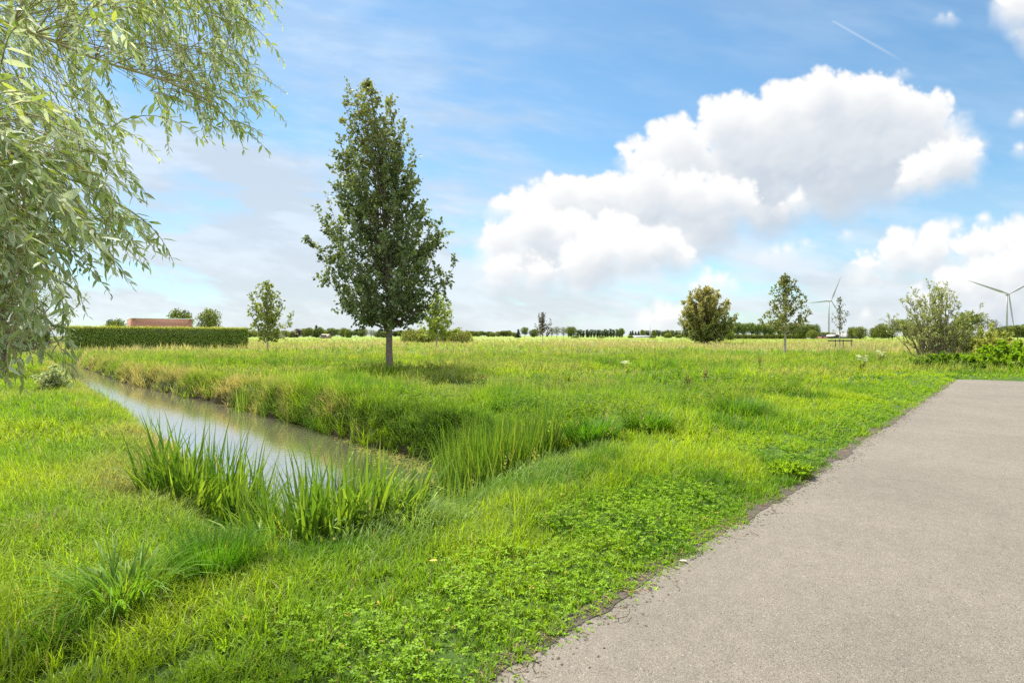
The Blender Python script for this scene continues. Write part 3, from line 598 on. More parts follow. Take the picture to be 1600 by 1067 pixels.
# ------------------------------------------------------------------ trees
def tree(name, label, cat, base, H, r0, crown0, env, nprim, asc, ntw, lpt, lsize, cfn, seed, axis=None, tpl=LEAF4, bark=None, leafm=None, group=None, twl=.22, lw=.75, droop=.25, inner=.35, wood=True, thin=0.0):
    r = np.random.default_rng(seed); base = np.array(base, float); t = thing(name, base, label, cat, group)
    ax = axis or (lambda f: np.array([0., 0.]))
    zs = np.linspace(0, 1, 14); tp = np.array([np.r_[ax(f), f * H] for f in zs]) + base; tp[1:-1, :2] += r.normal(0, r0 * .12, (12, 2))
    tp[0, 2] -= .15
    wb = MB(); wb.tube(tp, r0 * (1 - zs) ** .85 * np.where(zs < .03, 1.25, 1) + .008 * H / 8, 9)
    S, Dr, Ln, Zf = [], [], [], []
    for k in range(nprim):
        zf = (k + r.random()) / nprim; zt = crown0 + (H - crown0) * zf; az = k * 2.39996 + r.normal(0, .35)
        R = env(zf, az) * (r.uniform(.72, 1.04) if r.random() > inner else r.uniform(.3, .75))
        el = radians(asc(zf) + r.normal(0, 7)); zb = max(zt - R * math.tan(el), crown0 * .93 + .1 * r.random()); zb = min(zb, H * .985)
        f = zb / H; i = np.array([np.interp(f, zs, tp[:, j]) for j in range(3)]); e = np.r_[ax(zt / H), 0] + np.array([base[0] + R * cos(az), base[1] + R * sin(az), base[2] + zt])
        mid = (i + e) / 2 + np.array([cos(az) * R * .12, sin(az) * R * .12, -.10 * R * (1 if zf < .8 else .4)])
        tt = np.linspace(0, 1, 7)[:, None]; bp = (1 - tt) ** 2 * i + 2 * tt * (1 - tt) * mid + tt ** 2 * e
        bp[1:-1] += r.normal(0, .03 * R, (5, 3)); L = np.linalg.norm(e - i); br = max(r0 * .32 * (1 - f) ** .5 * min(1, L / (H * .2)), .006 * H / 8)
        wb.tube(bp, np.linspace(br, .004 * H / 8, 7), 5)
        m = max(3, int(ntw * L / (H * .22)))
        for j in range(m):
            q = r.uniform(.22, 1.0) if j else 1.0; s = np.array([np.interp(q, tt[:, 0], bp[:, a]) for a in range(3)]); d = bp[min(int(q * 6) + 1, 6)] - bp[max(int(q * 6) - 1, 0)]
            d = d / (np.linalg.norm(d) + 1e-6); v = d * .8 + r.normal(0, .6, 3) + np.array([0, 0, .25]); v /= np.linalg.norm(v); l = (twl * (1.25 - .5 * q) * r.uniform(.6, 1.3)) * min(L, H * .25)
            S.append(s); Dr.append(v); Ln.append(l); Zf.append(zf)
            if wood: wb.tube([s, s + v * l * .5 + [0, 0, .02 * l], s + v * l], [br * .3 + .002, .003, .002], 3)
    for q in np.linspace(crown0 / H + .1, 1.0, 26):             # leaves close to the leader
        for a in range(2):
            s = np.array([np.interp(q, zs, tp[:, j]) for j in range(3)]); v = r.normal(0, .6, 3) + [0, 0, .7]; S.append(s); Dr.append(v / np.linalg.norm(v)); Ln.append(env(min(max((q * H - crown0) / (H - crown0), 0), 1), a * pi) * .3 * r.uniform(.4, 1) + .02 * H); Zf.append(q)
    S, Dr, Ln, Zf = map(np.array, (S, Dr, Ln, Zf)); n = len(S) * lpt
    o = np.repeat(S, lpt, 0) + np.repeat(Dr * Ln[:, None], lpt, 0) * r.uniform(.1, 1.05, (n, 1)) + r.normal(0, lsize * .35, (n, 3))
    yd = np.repeat(Dr, lpt, 0) * .6 + r.normal(0, .7, (n, 3)) + np.array([0, 0, -droop]); nd = r.normal(0, .55, (n, 3)) + np.array([0, 0, 1.0])
    ln = lsize * r.uniform(.65, 1.3, n); tw = np.repeat(r.random(len(S)), lpt)
    cc = cfn(o - base, np.repeat(Zf, lpt), tw, r) * r.uniform(.75, 1.25, (n, 1)); k = r.random(n) >= thin * sstep(.5, .95, np.repeat(Zf, lpt))
    lb = MB(); leaves(lb, o[k], yd[k], nd[k], ln[k], ln[k] * lw, cc[k], tpl)
    wb.done('trunk', bark or M_BARK, t, True); lb.done('crown', leafm or M_LEAF, t)
    return t
def cmix(a, b, w=.6):
    a, b = np.array(a), np.array(b)
    return lambda p, zf, tw, r: mixc(np.tile(a, (len(p), 1)), b, np.clip(tw * w + r.random(len(p)) * (1 - w), 0, 1))
def prof(zz, rr): return lambda zf: np.interp(zf, zz, rr)

# the tall tree in the meadow: its silhouette is lopsided, fuller to the right low down
Dm = 26.5; mb_ = P(609, 0, Dm)[:2]; sc = Dm / F; ybase = 580
zpix = np.array([512, 500, 486, 470, 445, 405, 370, 340, 300, 270, 240, 200, 170, 150, 128]); lf = np.array([18, 52, 84, 106, 120, 114, 106, 102, 84, 74, 64, 58, 54, 36, 3]); rf = np.array([16, 48, 76, 94, 108, 106, 96, 82, 66, 56, 52, 52, 40, 18, 3])
zf_ = (512 - zpix) / (512 - 128.); Hm = (ybase - 126) * sc
axm = lambda f: np.array([np.interp(f, [0, .2, .4, .62, .84, 1], [0, -.05, -.13, -.32, -.62, -1.06]), np.interp(f, [0, 1], [0, .2])])
def env_m(zf, az):
    l, r_ = np.interp(zf, zf_, lf) * sc, np.interp(zf, zf_, rf) * sc; w = .5 + .5 * cos(az); return (l + (r_ - l) * w) * 1.0
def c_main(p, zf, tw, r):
    a = mixc(np.tile(np.array([.085, .13, .05]), (len(p), 1)), np.array([.22, .265, .095]), np.clip(tw * .7 + .3 * r.random(len(p)), 0, 1)); return mixc(a, np.array([.25, .25, .08]), sstep(.45, 1.0, zf) * .55)  # upper crown paler: the light on its top is put into the leaf colour
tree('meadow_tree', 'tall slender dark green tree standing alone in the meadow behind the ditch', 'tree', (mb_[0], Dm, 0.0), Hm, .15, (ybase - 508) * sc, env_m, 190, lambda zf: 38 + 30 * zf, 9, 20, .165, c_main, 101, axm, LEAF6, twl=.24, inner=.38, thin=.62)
# young trees
def env_round(R, zz=(0, .2, .5, .8, 1), rr=(.45, .95, 1, .6, .08)): return lambda zf, az: R * np.interp(zf, zz, rr) * (1 + .18 * math.sin(3 * az + zf * 5))
def young(name, label, px, pyb, pyt, d, w, crown, seed, colr, n=22, lpt=5, ls=.17, rr=(.5, .95, 1, .6, .08), r0=.07, asc=45, bark=None, group=None, ntw=4):
    x, y, _ = P(px, 0, d); H = CAMH - (pyt - HORIZ) / F * d
    return tree(name, label, 'tree', (x, y, 0), H, r0, crown * H, env_round(w / 2 / F * d, rr=rr), n, lambda zf: asc + 25 * zf, ntw, lpt, ls, colr, seed, None, LEAF4, bark or M_BARKPALE, group=group, twl=.26)
young('young_tree', 'slim young tree with loose light green crown at the right end of the hedge', 418, 0, 443, 58, 64, .17, 111, cmix((.16, .20, .03), (.30, .33, .045)), 50, 9, .26, (.85, 1.1, 1, .75, .2), .08)
young('young_tree', 'pale trunked young tree with yellow green crown, half hidden behind the tall meadow tree', 682, 0, 462, 52, 66, .3, 112, cmix((.22, .28, .035), (.36, .42, .05)), 46, 9, .22, (.7, 1.1, .95, .7, .3), .07)
young('young_tree', 'small dark young tree alone before the far poplar row', 848, 0, 491, 105, 25, .3, 113, cmix((.06, .055, .025), (.12, .10, .03)), 24, 5, .3, (.8, 1.1, 1, .8, .3), .07)
young('young_tree', 'young tree with pale yellow trunk and tiered olive leaves, right of the round tree', 1227, 0, 433, 47, 68, .31, 114, cmix((.115, .135, .026), (.22, .23, .038)), 60, 9, .2, (.8, 1.3, .95, .5, .15), .10, 32)
young('young_tree', 'spindly sparse young tree tied to stakes in front of the wind turbine', 1312, 0, 467, 66, 22, .3, 115, cmix((.07, .08, .03), (.13, .13, .045)), 16, 5, .18, (.7, .9, 1, .75, .3), .06)
# round tree
def c_round(p, zf, tw, r):
    a = mixc(np.tile(np.array([.14, .175, .045]), (len(p), 1)), np.array([.27, .28, .075]), tw); return mixc(a, np.array([.40, .33, .11]), sstep(.25, .75, zf + (tw - .5) * .5) * (.45 + .4 * r.random(len(p))))
xr, yr, _ = P(1103, 0, 100)
tree('round_tree', 'broad round olive brown tree with short trunk far out in the meadow', 'tree', (xr, yr, 0), CAMH + 73 / F * 100, .42, .9, env_round(4.95, (0, .12, .35, .6, .85, 1), (.55, .78, .92, .92, .6, .15)), 150, lambda zf: 25 + 40 * zf, 7, 12, .33, c_round, 120, None, LEAF4, twl=.26, wood=False)

# tree stakes round the spindly young tree
xs_, ys_, _ = P(1312, 0, 66)
t = thing('tree_stakes', (xs_, ys_, 0), 'black wooden stakes and crossbar holding the spindly young tree', 'tree stakes')
M_DARKWOOD = simple_mat('dark_wood', (.05, .042, .035), .85, 10, .3)
for sx, sy in ((-.55, -.1), (.5, .15), (1.3, -.1)): MB().tube([(xs_ + sx, ys_ + sy, -.1), (xs_ + sx, ys_ + sy, 1.25)], .05, 7).done('post', M_DARKWOOD, t)
MB().box(xs_ - 1.5, xs_ + 1.4, ys_ - .2, ys_ - .14, 1.02, 1.16).done('crossbar', M_DARKWOOD, t)

# multi-stemmed bushes
def bush(name, label, cat, base, H, W, nst, seed, colr, ls, lpt=9, lw=.28, tpl=LONG, spread=1.0, leafm=None, skew=0.0, lower=.15):
    r = np.random.default_rng(seed); base = np.array(base, float); t = thing(name, base, label, cat); wb = MB(); S, Dr, Ln = [], [], []
    for k in range(nst):
        a = r.uniform(0, 2 * pi); q = np.sqrt(r.random()); h = H * (1.0 - .55 * q * q) * r.uniform(.62, 1.05); R = W * q * r.uniform(.7, 1.1) * spread
        p0 = base + [cos(a) * R * .22, sin(a) * R * .22, -.1]; p2 = base + [cos(a) * R + skew * h, sin(a) * R, h]; p1 = (p0 + p2) / 2 + [0, 0, .14 * h]
        tt = np.linspace(0, 1, 8)[:, None]; bp = (1 - tt) ** 2 * p0 + 2 * tt * (1 - tt) * p1 + tt ** 2 * p2; bp[1:] += r.normal(0, .015 * H, (7, 3)); wb.tube(bp, np.linspace(.012 * H ** .8, .004, 8), 5)
        for j in range(int(14 * h / H) + 4):
            f = r.uniform(lower, 1) ** .8 if j else 1.0; s = np.array([np.interp(f, tt[:, 0], bp[:, c]) for c in range(3)]); d = bp[min(int(f * 7) + 1, 7)] - bp[max(int(f * 7) - 1, 0)]; v = unit(d) * .7 + r.normal(0, .5, 3) + [0, 0, .25]
            S.append(s); Dr.append(unit(v)); Ln.append(H * r.uniform(.06, .16) * (1.3 - .7 * f))
            wb.tube([s, s + S[-1] * 0 + Dr[-1] * Ln[-1]], [.006, .003], 3)
    S, Dr, Ln = map(np.array, (S, Dr, Ln)); n = len(S) * lpt
    o = np.repeat(S, lpt, 0) + np.repeat(Dr * Ln[:, None], lpt, 0) * r.uniform(.05, 1.05, (n, 1)); yd = np.repeat(Dr, lpt, 0) * .7 + r.normal(0, .6, (n, 3)); nd = r.normal(0, .6, (n, 3)) + [0, 0, .8]
    ln = ls * r.uniform(.7, 1.3, n); lb = MB(); leaves(lb, o, yd, nd, ln, ln * lw, colr(o - base, np.clip((o[:, 2] - base[2]) / H, 0, 1), np.repeat(r.random(len(S)), lpt), r) * r.uniform(.75, 1.25, (n, 1)), tpl)
    wb.done('stems', M_BARK, t); lb.done('foliage', leafm or M_LEAF, t); return t
xb, yb, _ = P(1462, 0, 36.5)
bush('willow_bush', 'tall bushy willow with wispy upright shoots near the path bend', 'bush', (xb, yb, 0), 5.3, 2.85, 66, 131, cmix((.20, .235, .055), (.36, .38, .10)), .15, 11, .36, LEAF4, leafm=M_WILLOW, skew=-.03)
xb, yb, _ = P(1548, 0, 38)
bush('willow_bush', 'low pale yellow green willow bush right beside the tall willow bush', 'bush', (xb, yb, 0), 2.25, 1.7, 44, 132, cmix((.30, .34, .06), (.44, .46, .09)), .15, 15, .34, LEAF4)
xb, yb, _ = P(1505, 0, 39.5)
bush('willow_bush', 'mid green filling bush between the tall and the low willow bushes', 'bush', (xb, yb, 0), 2.6, 1.5, 34, 133, cmix((.20, .25, .05), (.34, .37, .08)), .16, 13, .36, LEAF4)
xb, yb, _ = P(1582, 0, 26.5)
bush('bramble_bush', 'low bright green bramble mound at the right edge beyond the path', 'bush', (xb, yb, 0), 1.35, 2.3, 120, 134, cmix((.15, .28, .018), (.29, .42, .022)), .13, 12, .7, LEAF4, leafm=M_GRASS)
xb, yb, _ = P(1490, 0, 27.5)
bush('bramble_bush', 'low dark green bramble patch left of the bright mound beyond the path', 'bush', (xb, yb, 0), .85, 2.0, 80, 135, cmix((.08, .17, .016), (.18, .28, .022)), .12, 10, .6, LEAF4, leafm=M_GRASS)
xb, yb, _ = P(82, 0, 17.0)
bush('willow_shrub', 'small pale grey green willow shrub on the left bank of the ditch', 'shrub', (xb, yb, 0), .85, .45, 26, 136, cmix((.32, .38, .14), (.46, .52, .26)), .10, 12, .24, LONG, leafm=M_WILLOW)
xb, yb, _ = P(1232, 0, 6.85); bush('plantain_clump', 'leafy plantain clump creeping over the edge of the path', 'plant', (xb, yb, .0), .15, .26, 30, 140, cmix((.17, .30, .018), (.28, .40, .03)), .075, 8, .45, LEAF4, leafm=M_GRASS)

# second willow farther along the left bank
xw, yw, _ = P(2, 0, 24.0)
tree('willow_tree', 'loose silvery willow tree standing farther along the left bank', 'tree', (xw, yw, 0), 7.2, .2, 1.2, env_round(2.9, (0, .2, .5, .8, 1), (.75, 1, .95, .6, .1)), 90, lambda zf: 25 + 40 * zf, 9, 14, .13, cmix((.14, .17, .06), (.27, .30, .16)), 141, None, LONG, leafm=M_WILLOW, twl=.3, lw=.24, droop=.5)

# ------------------------------------------------------------------ foreground willow: trunk just outside the left of the picture
def front_willow():
    r = np.random.default_rng(151); base = np.array([-7.6, 3.3, 0.0])
    t = thing('weeping_willow', base, 'overhanging willow with long silvery green leaves hanging in from the upper left', 'tree')
    wb = MB(); wb.tube([base + [0, 0, -.2], base + [.1, .05, 1.2], base + [.35, .1, 2.6], base + [.8, .2, 4.0]], [.30, .25, .21, .16], 10)
    fork = base + [.8, .2, 4.0]
    def limb(pts, r0, r1):
        pts = np.array(pts, float); m = len(pts); tt = np.linspace(0, m - 1, 4 * m); q = np.stack([np.interp(tt, range(m), pts[:, j]) for j in range(3)], 1)
        for _ in range(2): q[1:-1] = (q[:-2] + 2 * q[1:-1] + q[2:]) / 4
        wb.tube(q, np.linspace(r0, r1, len(q)), 6); return q
    limbs = [limb([fork, P(-420, -180, 4.6), P(60, -90, 4.6), P(300, -30, 4.8), P(395, 20, 5.0)], .011, .004),
             limb([fork, P(-300, -60, 3.8), P(0, 30, 3.7), P(150, 95, 3.7), P(262, 128, 3.8), P(345, 165, 3.9)], .014, .004),
             limb([fork, P(-500, 20, 3.6), P(-120, 140, 3.2), P(60, 235, 3.1), P(170, 300, 3.1)], .016, .004),
             limb([fork, P(-500, 80, 3.2), P(-130, 190, 2.7), P(-30, 230, 2.6), P(60, 250, 2.6)], .06, .008),
             limb([fork, P(-500, -250, 5.6), P(-60, -160, 5.6), P(150, -90, 5.6), P(330, -70, 5.8)], .03, .008)]
    # the upright bare stem near the left edge, hanging from the fourth limb
    stem = limb([limbs[3][-5], P(40, 290, 2.6), P(38, 360, 2.6), P(30, 450, 2.6), P(18, 540, 2.55)], .009, .004)
    O, Y, N_, LN, CD = [], [], [], [], []
    def strand(p0, d0, length, lsz, dark, pull=1.0, gap=.022):
        m = max(4, int(length / .06)); p = np.array(p0, float); d = np.array(d0, float); pts = [p.copy()]
        for k in range(m):
            d = d + np.array([.03, 0, -.16 * pull]) + r.normal(0, .05, 3); d /= np.linalg.norm(d); p = p + d * length / m; pts.append(p.copy())
        pts = np.array(pts); wb.tube(pts, np.linspace(.0035, .0012, len(pts)), 4)
        kl = max(5, int(length / gap)); f = np.linspace(.04, 1.0, kl); q = np.stack([np.interp(f * m, range(m + 1), pts[:, j]) for j in range(3)], 1); dd = np.gradient(q, axis=0); dd = unit(dd)
        a = np.arange(kl) * 2.4 + r.uniform(0, 6); e1 = unit(np.cross(dd, [0.3, 1, .1])); e2 = np.cross(dd, e1); side = e1 * np.cos(a)[:, None] + e2 * np.sin(a)[:, None]
        y = dd * .5 + side * .75 + np.array([.10, 0, -.38]) + r.normal(0, .32, (kl, 3))
        O.append(q); Y.append(y); N_.append(side + r.normal(0, .4, (kl, 3)) + [0, -.2, .4]); LN.append(lsz * r.uniform(.6, 1.15, kl) * (1 - .35 * f ** 3)); CD.append(np.full(kl, dark))
    def from_limb(q, n, f0, f1, l0, l1, ls, dark=0.0):
        for _ in range(n):
            f = r.uniform(f0, f1); i = f * (len(q) - 1); p = np.array([np.interp(i, range(len(q)), q[:, j]) for j in range(3)]) + r.normal(0, .05, 3)
            d = q[min(int(i) + 1, len(q) - 1)] - q[max(int(i) - 1, 0)]; d = unit(d) * .8 + r.normal(0, .45, 3) + [0.1, 0, .12]
            strand(p, unit(d), r.uniform(l0, l1), ls * r.uniform(.8, 1.2), np.clip(dark + r.normal(0, .12), 0, 1), 1.0)
    allp = np.concatenate(limbs + [stem])
    def hang(poly_n, x0, x1, y0, y1, d0, d1, l0, l1, ls, dark=0.0):
        for _ in range(poly_n):
            p = P(r.uniform(x0, x1), r.uniform(y0, y1), r.uniform(d0, d1)); near = allp[np.argmin(np.linalg.norm(allp - p - [-.3, 0, .15], axis=1))]; m = (near + p) / 2 + [0, 0, .08]
            tt = np.linspace(0, 1, 5)[:, None]; tw = (1 - tt) ** 2 * near + 2 * tt * (1 - tt) * m + tt ** 2 * p; wb.tube(tw, np.linspace(.003, .002, 5), 3)
            d = unit(unit(p - near) * .6 + r.normal(0, .45, 3) + [.15, 0, -.1]); strand(p, d, r.uniform(l0, l1), ls * r.uniform(.75, 1.25), np.clip(dark + r.normal(0, .15), 0, 1), r.uniform(.7, 1.6))
    hang(150, -80, 250, -120, 30, 3.4, 5.2, .3, .62, .085)
    hang(85, 200, 375, -120, 20, 4.4, 5.6, .35, .6, .088)
    hang(26, 340, 395, -40, 90, 4.6, 5.4, .2, .4, .085)
    hang(95, -80, 185, 20, 200, 3.2, 4.8, .3, .6, .088)
    hang(60, 235, 372, 60, 150, 3.9, 4.8, .28, .52, .085)
    hang(10, 330, 392, 150, 200, 4.0, 4.6, .2, .36, .085)
    hang(80, -80, 150, 180, 330, 2.9, 4.2, .3, .55, .088)
    hang(14, 130, 188, 300, 350, 3.0, 3.8, .25, .42, .088)
    hang(70, -80, 380, -90, 40, 4.0, 5.4, .3, .55, .088)
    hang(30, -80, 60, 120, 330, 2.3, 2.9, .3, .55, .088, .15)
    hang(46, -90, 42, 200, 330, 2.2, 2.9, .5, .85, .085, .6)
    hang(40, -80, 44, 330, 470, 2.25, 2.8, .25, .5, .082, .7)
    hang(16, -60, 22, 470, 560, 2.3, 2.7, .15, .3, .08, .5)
    O, Y, N_, LN, CD = np.concatenate(O), np.concatenate(Y), np.concatenate(N_), np.concatenate(LN), np.concatenate(CD); n = len(O)
    pale = np.array([.55, .61, .41]); green = np.array([.30, .39, .085]); yel = np.array([.38, .44, .07]); dk = np.array([.12, .17, .045])
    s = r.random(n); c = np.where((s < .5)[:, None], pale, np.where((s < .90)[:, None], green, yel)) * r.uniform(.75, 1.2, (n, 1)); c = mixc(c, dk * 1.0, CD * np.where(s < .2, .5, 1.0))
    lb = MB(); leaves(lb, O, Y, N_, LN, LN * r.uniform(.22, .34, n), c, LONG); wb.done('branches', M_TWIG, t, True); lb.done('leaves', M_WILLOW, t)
front_willow()

# ------------------------------------------------------------------ clipped hedge and the brick building behind it
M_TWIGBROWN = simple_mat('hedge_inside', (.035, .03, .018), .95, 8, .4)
def hedge(label, a, b, H, th, seed, n):
    r = np.random.default_rng(seed); a, b = np.array(a), np.array(b); L = np.linalg.norm(b - a); e = (b - a) / L; nn = np.array([e[1], -e[0]])
    if nn[1] > 0: nn = -nn
    t = thing('clipped_hedge', (*((a + b) / 2), 0), label, 'hedge')
    def at(s, q, z): return np.stack([a[0] + e[0] * s + nn[0] * q, a[1] + e[1] * s + nn[1] * q, z], 1)
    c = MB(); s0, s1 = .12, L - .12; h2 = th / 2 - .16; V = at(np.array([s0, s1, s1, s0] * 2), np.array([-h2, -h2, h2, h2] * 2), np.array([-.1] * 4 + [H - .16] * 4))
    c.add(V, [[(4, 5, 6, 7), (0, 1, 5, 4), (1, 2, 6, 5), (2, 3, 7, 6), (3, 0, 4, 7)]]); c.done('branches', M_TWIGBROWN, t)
    f = r.random(n); s = r.uniform(0, L, n); q = r.uniform(-th / 2, th / 2, n); z = r.uniform(.02, H, n); wob = (fbm(s * .7, z * 1.3, 3, seed) - .5) * .12
    front = f < .62; top = (f >= .62) & (f < .86); end = f >= .95
    q = np.where(front, th / 2 - .13 * r.random(n) + wob, q); back = (f >= .86) & ~end; q = np.where(back, -th / 2 + .1 * r.random(n), q); z = np.where(top, H - .12 * r.random(n) + wob * 1.3 + .24 * r.random(n) ** 7, z); s = np.where(end, np.where(r.random(n) < .5, .02, L - .02) + r.normal(0, .04, n), s)
    nx = np.where(front, 1., np.where(back, -1., 0.)); nd = np.stack([nn[0] * nx, nn[1] * nx, np.where(top, 1.2, .35)], 1) + r.normal(0, .5, (n, 3)); yd = r.normal(0, .6, (n, 3)) + [0, 0, -.2]
    col_ = mixc(np.tile(np.array([.12, .20, .02]), (n, 1)), np.array([.28, .37, .035]), r.random(n)) ; col_ = mixc(col_, np.array([.38, .40, .045]), sstep(H - .22, H - .02, z) * .9)  # leaves yellower along the top, the sunlit rim painted into their colour
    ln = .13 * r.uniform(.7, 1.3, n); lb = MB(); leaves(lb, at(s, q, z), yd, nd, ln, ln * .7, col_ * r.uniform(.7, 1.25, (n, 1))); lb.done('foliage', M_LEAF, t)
hedge('long clipped green hedge in front of the brick building', (-48.2, 61.5), (-34.6, 74.2), 2.62, 1.2, 161, 30000)
hedge('short clipped hedge left of the gap, partly behind the willow leaves', (-62, 60.0), (-49.6, 60.8), 2.62, 1.2, 162, 17000)

def brick_building():
    m, nt, N, L = mat_nodes('pink_red_brick'); out = N('ShaderNodeOutputMaterial'); p = N('ShaderNodeBsdfPrincipled'); p.inputs['Roughness'].default_value = .9
    tc = N('ShaderNodeTexCoord'); sp = N('ShaderNodeSeparateXYZ'); L(tc.outputs['Object'], sp.inputs[0]); ad = N('ShaderNodeMath'); ad.operation = 'ADD'; L(sp.outputs[0], ad.inputs[0]); L(sp.outputs[1], ad.inputs[1])
    cb = N('ShaderNodeCombineXYZ'); L(ad.outputs[0], cb.inputs[0]); L(sp.outputs[2], cb.inputs[1])
    b = N('ShaderNodeTexBrick'); b.inputs['Scale'].default_value = 4.6; b.inputs['Color1'].default_value = (.36, .15, .10, 1); b.inputs['Color2'].default_value = (.29, .115, .08, 1); b.inputs['Mortar'].default_value = (.45, .36, .3, 1); b.inputs['Mortar Size'].default_value = .012
    L(cb.outputs[0], b.inputs[0]); L(b.outputs[0], p.inputs[0]); L(p.outputs[0], out.inputs[0])
    ax, ay, _ = P(207, 0, 96); t = thing('brick_building', (ax, ay, 0), 'flat roofed pinkish brick building rising above the long hedge', 'building', rz=radians(39))
    H = 4.55; W, Dp = 8.9, 8.4
    def lo(mb, nm, mt):
        o = mb.done(nm, mt); o.parent = t; return o
    w = MB(); w.box(0, W, 0, .28, 0, H); w.box(0, W, Dp - .28, Dp, 0, H); w.box(0, .28, .28, Dp - .28, 0, H); w.box(W - .28, W, .28, Dp - .28, 0, H); lo(w, 'wall', m)
    lo(MB().box(.28, W - .28, .28, Dp - .28, H - .35, H - .2), 'roof', simple_mat('roof_felt', (.09, .09, .09), .9))
    e = MB(); e.box(-.16, W + .16, -.16, .33, H + .003, H + .13); e.box(-.16, W + .16, Dp - .33, Dp + .16, H + .003, H + .13); e.box(-.16, .33, .33, Dp - .33, H + .003, H + .13); e.box(W - .33, W + .16, .33, Dp - .33, H + .003, H + .13); lo(e, 'roof_edge', simple_mat('white_trim', (.72, .72, .72), .5, 3, .08))
brick_building()

# ------------------------------------------------------------------ wind turbines
M_WHITE = simple_mat('turbine_white', (.27, .28, .29), .5, .02, .05)
def turbine(label, px, py_hub, d, blade_px, angles, yaw):
    x, y, hub = P(px, py_hub, d); t = thing('wind_turbine', (x, y, 0), label, 'wind turbine', 'wind turbines on the horizon'); R = blade_px / F * d
    MB().tube([(x, y, -1), (x, y, hub * .5), (x, y, hub - 1.6)], [hub * .024, hub * .019, hub * .0125], 18).done('tower', M_WHITE, t, True)
    fw = np.array([sin(yaw), -cos(yaw), 0]); rt = np.array([cos(yaw), sin(yaw), 0]); c = np.array([x, y, hub])
    q = hub * .02; V = []
    for s, k in ((-3.6, .72), (-2.6, 1), (1.6, 1.05), (2.4, .8)):
        for a, b in ((-1, -1), (1, -1), (1, 1), (-1, 1)): V.append(c - fw * s * q + rt * a * k * q + np.array([0, 0, b * k * q]))
    V = np.array(V); fc = [(0, 1, 2, 3), (15, 14, 13, 12)] + [(4 * i + j, 4 * i + 4 + j, 4 * i + 4 + (j + 1) % 4, 4 * i + (j + 1) % 4) for i in range(3) for j in range(4)]
    MB().add(V, [fc]).done('nacelle', M_WHITE, t)
    hc = c + fw * 4.3 * q; MB().tube([hc - fw * 1.2 * q, hc, hc + fw * .8 * q, hc + fw * 1.3 * q], [.95 * q, .95 * q, .6 * q, .1 * q], 14).done('rotor_hub', M_WHITE, t, True)
    for a in angles:
        a = radians(a); dr = rt * cos(a) + np.array([0, 0, sin(a)]); ch = np.cross(dr, fw); mbb = MB(); V = []
        for f, w_, tk, tw in ((.0, .030, .030, 0), (.06, .030, .028, .2), (.2, .062, .018, .55), (.5, .042, .011, .3), (.8, .026, .006, .12), (1., .007, .002, .05)):
            cd = ch * cos(tw) + fw * sin(tw); th = np.cross(dr, cd); o = hc + dr * (q * .6 + f * (R - q * .6)) + fw * f * f * R * .02
            for an in np.arange(8) * pi / 4: V.append(o + cd * cos(an) * w_ * R * .5 + th * sin(an) * tk * R * .5)
        i = np.arange(5)[:, None] * 8; j = np.arange(8)[None]; mbb.add(np.array(V), [np.stack([i + j, i + (j + 1) % 8, i + 8 + (j + 1) % 8, i + 8 + j], -1).reshape(-1, 4), ]).done('blade', M_WHITE, t, True)
turbine('wind turbine behind the spindly staked young tree, blades to upper right', 1295, 470, 1600, 41, (66, 186, 306), radians(12))
turbine('larger wind turbine at the right edge, one blade pointing down', 1573, 460, 1250, 58, (33, 157, 277), radians(-18))

# ------------------------------------------------------------------ distant trees
def crown_proto(name, H, W, trunk_f, n, ls, shape, seed, c0, c1, clumps=16):
    r = np.random.default_rng(seed); t = thing(name, (0, 0, 0), '', ''); 
    wb = MB(); wb.tube([(0, 0, -.3), (r.normal(0, .1), 0, H * .35), (r.normal(0, .2), 0, H * .8)], [H * .02, H * .014, H * .004], 7)
    cs = []; z0 = trunk_f * H
    for k in range(clumps):
        f = (k + .5) / clumps; z = z0 + (H - z0) * (.04 + .92 * f); R = W / 2 * shape(f); a = k * 2.4 + r.normal(0, .4); q = R * r.uniform(.35, .75); rad = max(R * r.uniform(.42, .68), .12 * W); cs.append((q * cos(a), q * sin(a), min(z, H - rad * .6), rad, r.random()))
        wb.tube([(0, 0, z * .62), (q * .5 * cos(a), q * .5 * sin(a), z * .85), (q * cos(a), q * sin(a), z)], [H * .007, H * .004, H * .002], 4)
    cs = np.array(cs); w = cs[:, 3] ** 2; idx = r.choice(len(cs), n, p=w / w.sum()); d = unit(r.normal(0, 1, (n, 3))); rr = cs[idx, 3] * (1 - .5 * r.random(n) ** 2) * (1 + .25 * (fbm(d[:, 0] * 3 + idx, d[:, 2] * 3, 2, seed) - .5) * 2)
    o = cs[idx, :3] + d * rr[:, None] * [1, 1, .85]; k = o[:, 2] > z0 * .7; o, d, idx = o[k], d[k], idx[k]; m = len(o)
    c = mixc(np.tile(np.array(c0), (m, 1)), np.array(c1), np.clip(cs[idx, 4] * .7 + r.random(m) * .3, 0, 1)) * r.uniform(.75, 1.25, (m, 1)); lb = MB(); ln = ls * r.uniform(.6, 1.4, m)
    leaves(lb, o, r.normal(0, 1, (m, 3)), d + r.normal(0, .5, (m, 3)) + [0, 0, .4], ln, ln * .8, c); wb.done('trunk', M_BARK, t); lb.done('crown', M_FAR, t); t['H'] = H; t['W'] = W; return t
rd = lambda f: math.sin(pi * min(max(.12 + .8 * f, 0), 1)) ** .6
